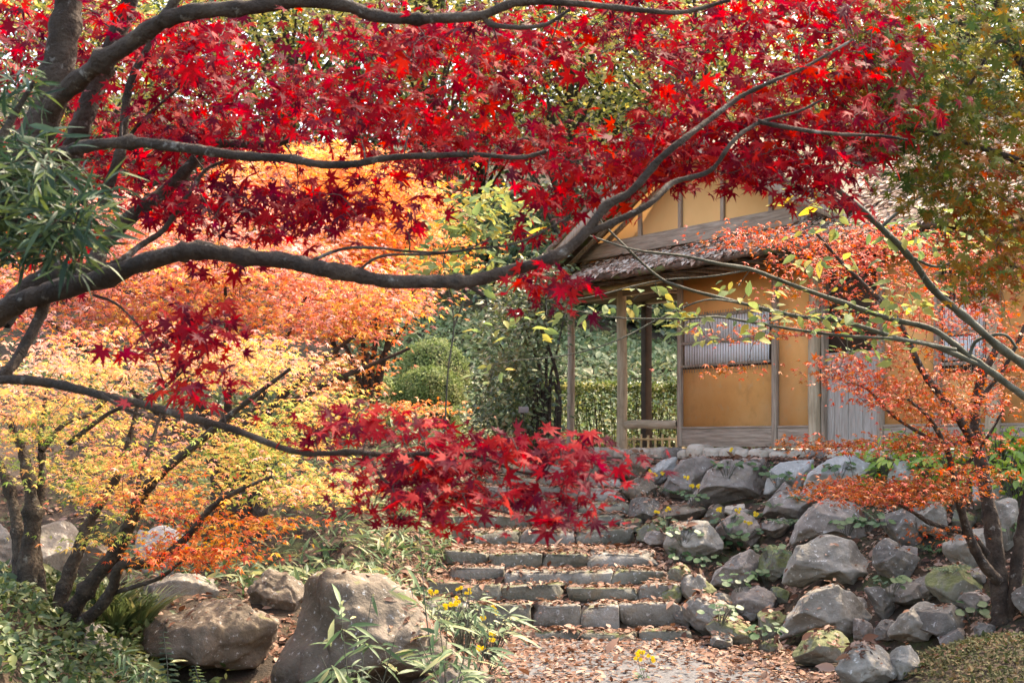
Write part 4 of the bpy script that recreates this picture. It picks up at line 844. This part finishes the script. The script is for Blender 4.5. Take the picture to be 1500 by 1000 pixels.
# large evergreen bush
b0 = np.array([.36, 20.4, float(H(.36, 20.4))])
t = Tree('camellia_bush', b0, 'large dark glossy evergreen bush with several bare stems, left of the porch', 'bush', bark='bark')
for k, (px, py) in enumerate([(710,560),(730,500),(760,450),(800,430),(825,470),(705,600),(770,400)]):
    t.limb([tuple(b0+[.06*k-.1, 0, -.1]), tuple(A(800+6*k-18, 560, 20.4)), tuple(A((px+800)/2, py+60, 20.4+.2*math.sin(k))), tuple(A(px, py, 20.3+.3*math.cos(k)))], .030, .010, 'trunk' if k == 0 else 'branch', 8, world=True)
t.grow(inell([(772,440,52,50,95,19.8,21.2),(750,500,48,50,100,19.7,21.3),(740,580,46,50,95,19.7,21.2),(760,560,60,60,60,19.8,21.2),(815,430,22,50,20,20,21),(725,618,40,20,30,19.7,20.9),(815,470,14,40,8,20,20.8),(770,620,50,20,20,20,20.8),(790,395,40,20,26,20,21)]), .010, .003, .03, 3, n=4).twigs()
t.crown(OVAL, 'camellia', 11, .075, (.12,.12,.08), (0,-.5,.8), .6, .4, name='foliage')

# ---------------------------------------------------------------- wood beyond the garden
def bigtree(name, label, x, y, ht, cr, n, mat, size, group=None, low=.35, bark='bark_dark', nb=14, cl=60, tmpl=DIAM, rt=.18):
    z0 = float(H(x, y)); root = empty(name, (x, y, z0), label=label, cat='tree', group=group)
    lean = rng.normal(size=2)*.04*ht; T = np.array([[x+lean[0]*u*u, y+lean[1]*u*u, z0-.2+ht*.92*u] for u in np.linspace(0, 1, 12)])
    T[1:] += rnd(11, .04); items = [(T, np.linspace(rt, .03, 12), 9, .04)]; mesh_items = []
    V, Fq = tube(*items[0]); mesh('trunk', V, Fq, M[bark], root)
    cs = []
    while len(cs) < cl:
        q = rng.uniform(-1, 1, 3)
        if .25 < np.dot(q, q) < 1: cs.append(q)
    cs = np.array(cs); C = np.stack([x+cs[:, 0]*cr, y+cs[:, 1]*cr, z0+ht*(low+(1-low)*(cs[:, 2]*.5+.5))], -1)
    for c_ in C[:nb*2]:
        u = np.clip((c_[2]-z0)/ht-.18, .1, .9); a = T[int(u*11)]
        mesh_items.append((smoothline([a, (a+c_)/2+[0, 0, .25], c_], 3), np.linspace(.06, .015, 7), 5, 0))
    tubes('branches', mesh_items, M[bark], root)
    k = rng.integers(0, cl, n); sc = (cr*.30)*np.exp(.25*rng.normal(size=cl))
    P = C[k]+rnd(n)*sc[k][:, None]*np.array([1, 1, .55]); N = rnd(n, .5)+[0, -.35, .8]
    V, Fc = leaves(tmpl, P, N, rnd(n)+[0, 0, -.4], size*np.exp(.3*rng.normal(size=n))); mesh('crown', V, Fc, M[mat], root, smooth=False)
GB = 'dark evergreens on the wooded slope'
for i, (px, Y, ht, cr) in enumerate([(-160,40,10,4.4),(110,41,10.5,4.2),(330,40,10,4),(520,41,10.5,4),(700,40,9.5,3.8),(900,41,10,4),(1090,40,9.5,4),(1290,41,10,4.2),(1500,40,10,4.2),(1720,40,10,4.4),(620,46,10.5,4.8),(980,47,10,4.8),(220,47,11,5),(1400,47,11,5)]):
    bigtree('evergreen_tree', 'dark green tree of the wooded slope seen only through gaps between nearer leaves', (px-750)/F*Y, Y, ht, cr, 8000, 'forest', .19, GB, low=.06)
GY = 'yellow leaved trees behind the roof'
for px, Y, ht, cr, lab in [(640,34,9.2,2.3,'pale yellow tree behind the red canopy, left of the house roof'),(830,34,9.6,2.7,'creamy yellow tree rising behind the gable of the house'),(1040,33.5,9.8,2.7,'creamy yellow tree above the middle of the house roof'),(1220,34,9.8,2.8,'yellow green tree above the right part of the roof'),(1420,33,9.5,2.6,'yellow tree at the far right behind the green canopy'),(420,33,8,2.2,'pale yellow green tree far behind the orange maple'),(120,32,7.5,2.2,'yellow tree far behind the red canopy at the left')]:
    bigtree('yellow_tree', lab, (px-750)/F*Y, Y, ht, cr, 9000, 'yellow', .12, None, low=.28, cl=70, rt=.1)
# shrubs under the trees
GS = 'understory shrubs on the slope'
for i, (px, py, Y, r_) in enumerate([(560,470,31,1.5),(640,440,32,1.5),(720,440,31,1.6),(800,450,30,1.4),(880,460,31,1.5),(960,470,30,1.5),(1040,470,32,1.6),(460,480,30,1.4),(350,500,30,1.5),(230,520,29,1.5),(100,520,29,1.6),(-30,520,29,1.6)]):
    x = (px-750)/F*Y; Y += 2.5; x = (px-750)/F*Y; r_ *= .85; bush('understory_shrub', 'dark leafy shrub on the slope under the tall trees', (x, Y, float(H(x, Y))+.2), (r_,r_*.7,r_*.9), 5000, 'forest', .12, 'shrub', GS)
# ---------------------------------------------------------------- ground growth and fallen leaves
from mathutils.bvhtree import BVHTree
def make_bvh(names):
    Vs, Ps, k = [], [], 0
    bpy.context.view_layer.update()
    for o in bpy.data.objects:
        if o.type != 'MESH' or not any(o.name.startswith(n) for n in names): continue
        me = o.data; mw = np.array(o.matrix_world); v = np.empty(len(me.vertices)*3, dtype=np.float32); me.vertices.foreach_get('co', v)
        v = v.reshape(-1, 3)@mw[:3, :3].T+mw[:3, 3]; Vs.append(v)
        Ps += [[i+k for i in p.vertices] for p in me.polygons] if o.name != 'ground' else []
        k += len(v)
    return BVHTree.FromPolygons(np.vstack(Vs).tolist(), Ps)
bvh = make_bvh(['boulder', 'stone', 'footing_stone'])
def drop(x, y, keep=.35):
    z = float(H(x, y)); n = Vector((0, 0, 1)); h = bvh.ray_cast(Vector((x, y, 3.2)), Vector((0, 0, -1)))
    if h[0] is not None and h[0].z > z:
        if h[1].z < .5: return None
        if h[1].z < .8 and random.random() > keep: return None
        return h[0].z, h[1], True
    d = .02; gx_ = (float(H(x+d, y))-z)/d; gy_ = (float(H(x, y+d))-z)/d
    return z, Vector((-gx_, -gy_, 1)).normalized(), False
pts, nrm = [], []
def scatter(n, fx, accept=None, rockkeep=.35, onrock=1.0):
    for _ in range(n):
        x, y = fx()
        if accept and random.random() > accept(x, y): continue
        r = drop(x, y, rockkeep)
        if r is None or (r[2] and random.random() > onrock): continue
        pts.append((x, y, r[0]+.010+.022*random.random()**2)); nrm.append(r[1][:])
U = random.uniform
def clear(x, y):                       # the trodden middle of the path shows gravel
    d = ((x-1.15-.25*(11.5-y))/.75)**2+((y-10.9)/1.25)**2; return .22+.78*min(1, d**1.5*.75+.35*(math.sin(9*x+3*y)*math.sin(7*y-4*x) > .55))
scatter(9500, lambda: (U(-.7, 2.5), U(8.6, 13.3)), clear)
scatter(8500, lambda: (U(-1.2, 1.75), U(13.2, 17.6)), lambda x, y: 1 if 14.85 < y < 15.5 else .9, onrock=.95)
scatter(22000, lambda: (U(1.4, 6.5), U(10.2, 18)), lambda x, y: 1 if x > XR(y) else .3, .10, .30)
scatter(8000, lambda: (U(-5, -.2), U(9.0, 18)), None, .1, .22)
scatter(2500, lambda: (U(-.6, 3.2), U(5, 9)), None)
scatter(2200, lambda: (U(-2.6, -.6), U(8.6, 11.2)), None, .05, .1)
P = np.array(pts); N = np.array(nrm)+rnd(len(pts), .30)
k = rng.random(len(P)) < .55
Va, Fa = leaves(OVAL, P[k], N[k], rnd(k.sum()), .064*np.exp(.3*rng.normal(size=k.sum())))
Vb, Fb = leaves(MAPLE5, P[~k], N[~k], rnd((~k).sum()), .052*np.exp(.25*rng.normal(size=(~k).sum())))
tag(mesh('fallen_leaves', np.vstack([Va, Vb]), np.vstack([Fa, Fb+len(Va)]), M['litter'], smooth=False), 'brown and pinkish fallen leaves covering path, steps and bank', 'fallen leaves', kind='stuff')
# leaves lying on the roofs (house coordinates to world)
hw_ = np.array([[Dv[0], -Dv[1], 0], [Dv[1], Dv[0], 0], [0, 0, 1]])
def roofleaves(Gd, n, bias):
    nu, nv = Gd.shape[:2]; a = rng.uniform(0, nu-1.001, n); b = rng.uniform(0, 1, n)**bias*(nv-1.001); i, j = a.astype(int), b.astype(int); fa, fb = (a-i)[:, None], (b-j)[:, None]
    P = (Gd[i, j]*(1-fa)*(1-fb)+Gd[i+1, j]*fa*(1-fb)+Gd[i, j+1]*(1-fa)*fb+Gd[i+1, j+1]*fa*fb)
    keep = fbm(P*1.2, 8, 3, 1.5)+rng.uniform(-1, 1, n)*.9 > -.75; P = P[keep]+[0, 0, .018]
    return P@hw_.T+[P0[0], P0[1], ZF]
P = np.vstack([roofleaves(G1, 9000, 1.0), roofleaves(G2, 12000, 1.0)]); n = len(P)
V, Fc = leaves(OVAL, P, np.tile(Nv.tolist()+[1.8], (n, 1))+rnd(n, .35), rnd(n), .085*np.exp(.25*rng.normal(size=n)))
tag(mesh('roof_leaves', V, Fc, M['litter_sunlit'], smooth=False), 'pinkish dead leaves lying thick on the bark roofs', 'fallen leaves', kind='stuff')

def cover(name, label, n, fx, mat, size, tmpl, hgt, up=.6, cat='ground cover', dens=None, up2=1.0):
    Q = []
    while len(Q) < n:
        x, y = fx()
        if dens is not None and dens(x, y) < random.random()*1.0: 
            if random.random() < .02: n -= 1
            continue
        Q.append((x, y, float(H(x, y))+hgt*random.random()**up))
    Q = np.array(Q); V, Fc = leaves(tmpl, Q, rnd(len(Q), .55)+[0, -.3, up2], rnd(len(Q))+[0, 0, .35], size*np.exp(.3*rng.normal(size=len(Q))))
    tag(mesh(name, V, Fc, M[mat], smooth=False), label, cat, kind='stuff')
cover('ground_cover', 'small leaved green ground cover at the lower left corner', 9000, lambda: (U(-4.6, -1.9), U(8.2, 11.0)), 'cover', .055, OVAL, .16, dens=lambda x, y: 1 if x < -1.75-(y-8)*.28 else .06)
cover('mossy_ground_cover', 'low mossy creeping growth on the mound at the lower right corner', 12000, lambda: (U(2.6, 5.2), U(9.2, 11.4)), 'mound', .030, OVAL, .06, dens=lambda x, y: 1 if x > 2.75+.1*math.sin(6*y) and y < 11.0+.1*math.sin(7*x) else .04)
cover('bamboo_grass', 'dwarf bamboo grass among leaves on the bank left of the stairs', 5200, lambda: (U(-3.4, -.62), U(11.6, 18.5)), 'sasa', .125, LANCE, .22, dens=lambda x, y: .25+.75*(math.sin(2.3*x+1.1*y)*math.sin(1.7*y-x) > -.2))
cover('slope_grass', 'pale green grassy growth on the slope behind the hedge', 26000, lambda: (U(-3, 5.5), U(24.3, 30.5)), 'mossgrass', .10, OVAL, .12)
cover('woodland_floor_growth', 'dark green undergrowth on the wooded hillside', 46000, lambda: (U(-17, 17), U(30, 48)), 'forest', .17, DIAM, .6)
cover('back_bed_growth', 'green undergrowth behind the left maples', 12000, lambda: (U(-8, -.8), U(17.5, 25)), 'hedge', .07, OVAL, .35)
cover('bank_top_growth', 'low green leaves on top of the bank by the house footing', 3000, lambda: (U(3.0, 6), U(11.5, 15.5)), 'bright', .07, OVAL, .22, dens=lambda x, y: 1 if Nv[0]*(x-E0[0])+Nv[1]*(y-E0[1]) < .55 and Nv[0]*(x-E0[0])+Nv[1]*(y-E0[1]) > -.5 else 0)

# ---------------------------------------------------------------- single plants
def plant(name, label, base, stems, cat='plant', group=None, leaf='farf', tmpl=ROUND, size=.09, ht=.16, spread=.14, nleaf=12, flowers=0, fht=.3, stemr=.0022, updir=.9, blade=False, seed=0):
    base = np.array(base, float); root = empty(name, base, label=label, cat=cat, group=group); r = np.random.default_rng(seed or int(abs(base[0]*977+base[1]*313)*10))
    st, P, N, T = [], [], [], []
    for k in range(nleaf):
        a = r.uniform(0, 6.28); rr = spread*math.sqrt(r.uniform(.05, 1)); e = base+[rr*math.cos(a), rr*math.sin(a), ht*r.uniform(.5, 1)]
        if not blade: st.append((smoothline([base+[.2*rr*math.cos(a), .2*rr*math.sin(a), -.02], base+[.6*rr*math.cos(a), .6*rr*math.sin(a), ht*.45], e], 3), stemr, 4, 0)); P.append(e); T.append([math.cos(a), math.sin(a), -.15]); N.append([.25*math.cos(a)+r.normal()*.25, .25*math.sin(a)-.35, .9])
        else: P.append(base+[.3*rr*math.cos(a), .3*rr*math.sin(a), 0]); T.append([math.cos(a)*.5, math.sin(a)*.5, 1]); N.append([-math.cos(a), -math.sin(a), .5])
    if st: tubes('stalks', st, M['bark_green'], root)
    P, N, T = np.array(P), np.array(N), np.array(T); V, Fc = leaves(tmpl, P, N, T, size*r.uniform(.7, 1.2, len(P))); mesh('leaves', V, Fc, M[leaf], root, smooth=False)
    for f in range(flowers):
        a = r.uniform(0, 6.28); e = base+[spread*.9*math.cos(a)*r.uniform(.3, 1.2), spread*.6*math.sin(a)-.03, fht*r.uniform(.7, 1.05)]
        S_ = [(smoothline([base, (base+e)/2+r.normal(size=3)*.015, e], 3), .0018, 4, 0)]
        fp, fn, ft = [], [], []
        for h in range(4):
            c = e+r.normal(size=3)*[.017, .015, .013]; S_.append((np.array([e-[0, 0, .03], c]), .001, 3, 0))
            for q in range(9):
                b = q/9*6.283; fp.append(c); ft.append([math.cos(b), -.2, math.sin(b)]); fn.append([0, -1, .3])
        V, Fc = leaves(OVAL, np.array(fp), np.array(fn)+r.normal(size=(len(fp), 3))*.2, np.array(ft), np.full(len(fp), .019))
        fo = tubes('flower_stalk', S_, M['bark_green'], root); mesh('flowers', V, Fc, M['petal'], fo, smooth=False)
    return root
def hitr(px, py):
    """first thing a sight line meets: stones or ground"""
    g = hit(px, py); o = Vector((0, 0, EYE)); d = (Vector(g)-o); L = d.length; h = bvh.ray_cast(o, d.normalized(), L)
    return np.array(h[0][:]) if h[0] is not None else g
GF = 'leopard plants between the bank stones'
FL = [(963,722,3,'under the brown slab by the stair top'),(975,775,2,'on the dark stones right of the middle steps'),(1000,790,0,'beside the wide rounded grey boulder, left side'),(1015,735,3,'at the lower left of the large purplish slab'),(1068,770,2,'on the flat faced stone with yellow flowers'),(1090,790,2,'at the lower right of the flat faced stone'),(1078,800,0,'under the flat faced stone'),(1030,830,0,'below the wide rounded grey boulder'),(1082,860,0,'on the slanted ridge stone'),(1125,850,0,'just left of the mossy stone by the pale peaked boulder'),(1125,812,0,'right of the flat faced stone'),(1055,905,0,'above the low rounded stone at the foot of the bank'),(1118,935,0,'by the path edge left of the lower peaked boulder'),(1240,775,0,'on the broad mottled boulder'),(1268,768,0,'at the right shoulder of the broad mottled boulder'),(1300,770,0,'between the mottled boulder and the dark stones'),(1305,862,0,'above the small dark triangular stone'),(1112,690,0,'at the right edge of the large purplish slab'),(1140,705,0,'on the pale blue grey slab'),(1425,905,0,'in the litter left of the trunk foot'),(1230,690,0,'in front of the pale triangular slab'),(1480,780,0,'right of the maple trunk'),(990,820,0,'under the landing end'),(1065,690,1,'on the face of the large purplish slab')]
for px, py, fl, where in FL:
    p = hitr(px, py+8)
    plant('leopard_plant', 'round leaved green plant '+where+(', yellow flowered' if fl else ''), p, 0, group=GF, size=.068, nleaf=15, flowers=fl, spread=.14)
for px, py, lab in [(1135,735,'fern on the flat stone left of the mottled boulder'),(1175,725,'fern at the top left shoulder of the mottled boulder'),(1150,760,'fern left of the pale peaked boulder'),(1110,750,'fern above the flat faced stone'),(1370,800,'fern under the low orange maple spray'),(1390,830,'fern with yellow leaves beside the mossy stone'),(990,715,'fern beside the brown slab')]:
    b_ = hitr(px, py+10); root = empty('fern', b_, label=lab, cat='fern', group='ferns on the right bank'); st, P, N, T, S = [], [], [], [], []
    for k in range(9):
        a = rng.uniform(0, 6.28); L = rng.uniform(.16, .26); u = np.linspace(0, 1, 12); C = b_+np.stack([np.cos(a)*u*L, np.sin(a)*u*L*.8-.02*u, L*(.75*u-.55*u*u)], -1); st.append((C, .0015, 3, 0))
        for q in range(2, 12):
            for s in (-1, 1): P.append(C[q]); T.append([-math.sin(a)*s+.4*math.cos(a), math.cos(a)*s+.4*math.sin(a), .05]); N.append([0, -.3, 1]); S.append(.055*(1-u[q]*.75))
    tubes('stalks', st, M['bark_green'], root); V, Fc = leaves(LANCE[0].__class__ and lens(.17, .2, 2, .1), np.array(P), np.array(N)+rnd(len(P), .2), np.array(T), np.array(S)); mesh('fronds', V, Fc, M['farf'], root, smooth=False)
# grass tufts by the left maple
for px, py, lab in [(165,905,'dark strap leaved grass tuft right of the left maple foot'),(200,900,'dark strap leaved grass tuft nearest the wide smooth boulder'),(150,880,'dark strap leaved grass tuft behind the left maple stems')]:
    plant('grass_tuft', lab, hit(px, py+20), 0, cat='grass tuft', group='dark grass tufts by the left maple', leaf='camellia', tmpl=BLADE, size=.34, nleaf=150, spread=.3, blade=True)
# bright leafy plants at the right of the bank
for px, py, lab in [(1340,655,'bright green leafy plant by the footing left of the maple trunk'),(1370,690,'bright green leafy plant behind the low orange spray'),(1475,690,'bright green broad leaved plant at the right edge behind the trunk'),(1495,720,'bright green broad leaved plant lowest at the right edge'),(1460,655,'bright green leafy plant by the wall at the right'),(1310,690,'bright green leafy plant right of the pale triangular slab'),(1490,650,'tall bright green plant with yellow leaves at the right edge')]:
    p = hit(px, py+25); plant('leafy_plant', lab, p, 0, group='bright leafy plants on the bank', leaf='bright', tmpl=OVAL, size=.12, nleaf=46, ht=.36, spread=.24, stemr=.003)
# yellow flowered weeds left of the stairs
for px, py, Y, lab in [(700,850,11.4,'yellow flowered weed at the left end of the steps'),(640,870,10.9,'yellow flowered weed behind the huge boulder'),(735,800,12,'yellow flowered weed before the tall second step'),(715,930,10.0,'yellow flowered weed at the edge of the path'),(690,760,13.4,'yellow flowered weed by the landing left end')]:
    x = (px-750)/F*Y-.1; plant('flowering_weed', lab, (x, Y, float(H(x, Y))), 0, group='yellow flowered weeds left of the stairs', leaf='sasa', tmpl=OVAL, size=.06, nleaf=70, ht=.34, spread=.22, flowers=2, fht=.44)
for px, py, Y, lab in [(945,990,9.6,'small yellow flower stalk on the path'),(1280,985,9.9,'yellow flowers in front of the lower peaked boulder')]:
    p = hit(px, 995); plant('yellow_flower', lab, p, 0, group='yellow flower stalks by the path', size=.04, nleaf=5, flowers=3, fht=.22, spread=.08, ht=.06)
# young bamboo in the foreground
def bamboo(name, label, base, tops, nl, size, mat='sasa', group=None, cat='bamboo'):
    root = empty(name, base, label=label, cat=cat, group=group); st, P, N, T = [], [], [], []
    for e in tops:
        C = smoothline([np.array(base), (np.array(base)+e)/2+rng.normal(size=3)*.04, np.array(e)], 8); st.append((C, np.linspace(.006, .002, len(C)), 5, 0))
        for k in range(nl):
            u = rng.uniform(.35, 1); c = C[int(u*(len(C)-1))]; a = rng.uniform(0, 6.28); q = c+np.array([math.cos(a), math.sin(a)*.7, .5])*rng.uniform(.05, .17)
            st.append((np.array([c, (c+q)/2+[0, 0, .01], q]), .0014, 3, 0))
            for m in range(3): P.append(q+rng.normal(size=3)*.008); T.append([math.cos(a)+rng.normal()*.6, math.sin(a)+rng.normal()*.6, -.25+rng.normal()*.35]); N.append([0, -.4, .9])
    tubes('stems', st, M['bark_green'], root); V, Fc = leaves(lens(.075, .2, 3, .3), np.array(P), np.array(N)+rnd(len(P), .3), np.array(T), size*np.exp(.3*rng.normal(size=len(P)))); mesh('leaves', V, Fc, M[mat], root, smooth=False)
def gb(px, Y): x = (px-750)/F*Y; return np.array([x, Y, float(H(x, Y))])
bamboo('young_bamboo', 'blue green young bamboo in front of the huge boulder, left clump', gb(540, 8.4), [A(500,900,8.2),A(545,870,8.5),A(580,930,8.3),A(470,960,8.2)], 9, .13, group='young bamboo in the foreground')
bamboo('young_bamboo', 'blue green young bamboo at the bottom between boulder and path, tallest clump', gb(660, 8.6), [A(640,880,8.5),A(690,840,8.8),A(720,890,8.7),A(610,930,8.3),A(680,960,8.3)], 10, .13, group='young bamboo in the foreground')
bamboo('young_bamboo', 'sparse young bamboo with one bright yellow hanging leaf on a bare cane', gb(650, 9.0), [A(614,780,8.9),A(655,905,8.9)], 5, .12, group='young bamboo in the foreground')
bamboo('young_bamboo', 'low young bamboo at the lower left in front of the sloping slab', gb(200, 8.8), [A(180,960,8.7),A(215,975,8.7)], 7, .10, group='young bamboo in the foreground')
for px, lab in [(243, 'grey green spiky fern frond before the wide smooth boulder'), (290, 'low grey green spiky frond at the bottom edge')]:
    b_ = gb(px, 9.2); e = A(px-4, 925 if px < 260 else 975, 9.2); root = empty('holly_fern', b_, label=lab, cat='fern'); C = smoothline([b_, (b_+e)/2+[.02, 0, 0], e], 8)
    tubes('stalks', [(C, .003, 4, 0)], M['bark_green'], root); P = np.repeat(C[4:], 2, 0); T = np.array([[s, -.2, .3] for _ in C[4:] for s in (-1, 1)]); S = np.repeat(np.linspace(.09, .03, len(C)-4), 2)
    V, Fc = leaves(lens(.16, .2, 2, .2), P, np.tile([0, -.6, .8], (len(P), 1)), T, S); mesh('fronds', V, Fc, M['podo'], root, smooth=False)

# ---------------------------------------------------------------- bamboo fence, little white fence, plant tag
def fence(name, label, p, q, z0, ht, step, r, mat, cat='fence', rails=(.35, .8)):
    p, q = np.array(p), np.array(q); L = np.linalg.norm(q-p); n = int(L/step); root = empty(name, (*p, z0), label=label, cat=cat)
    for k in range(n+1):
        c = p+(q-p)*k/n; V, Fq = tube(np.array([[c[0], c[1], z0-.05], [c[0], c[1], z0+ht*(1+.03*rng.normal())]]), r, 8); mesh('picket', V, Fq, M[mat], root)
    for h in rails:
        V, Fq = tube(np.array([[*p, z0+ht*h], [*q, z0+ht*h]])+[0, -.02-r, 0], r*.9, 8); mesh('rail', V, Fq, M[mat], root)
fence('bamboo_fence', 'low pale bamboo picket fence behind the log rail', (1.55, 21.6), (2.7, 21.9), 1.53, .30, .10, .016, 'bamboo')
fence('white_fence', 'small white picket fence seen below the clipped hedge', (-1.55, 21.4), (-1.15, 21.4), 1.50, .42, .11, .018, 'whitepaint')
root = empty('plant_tag', (A(767,640,19.3)[0], 19.3, float(H(.1, 19.3))), label='small dark plant name tag on a thin stake before the evergreen bush', cat='sign')
c = A(767, 600, 19.3); V, Fq = tube(np.array([[c[0], 19.3, float(H(.1, 19.3))-.05], [c[0], 19.3, c[2]]]), .007, 6); mesh('stake', V, Fq, M['darkwood'], root)
b = MB().box(c[0]-.065, c[0]+.065, 19.27, 19.285, c[2]-.04, c[2]+.04); bevel(b.build('plate', M['sign'], root), .004)
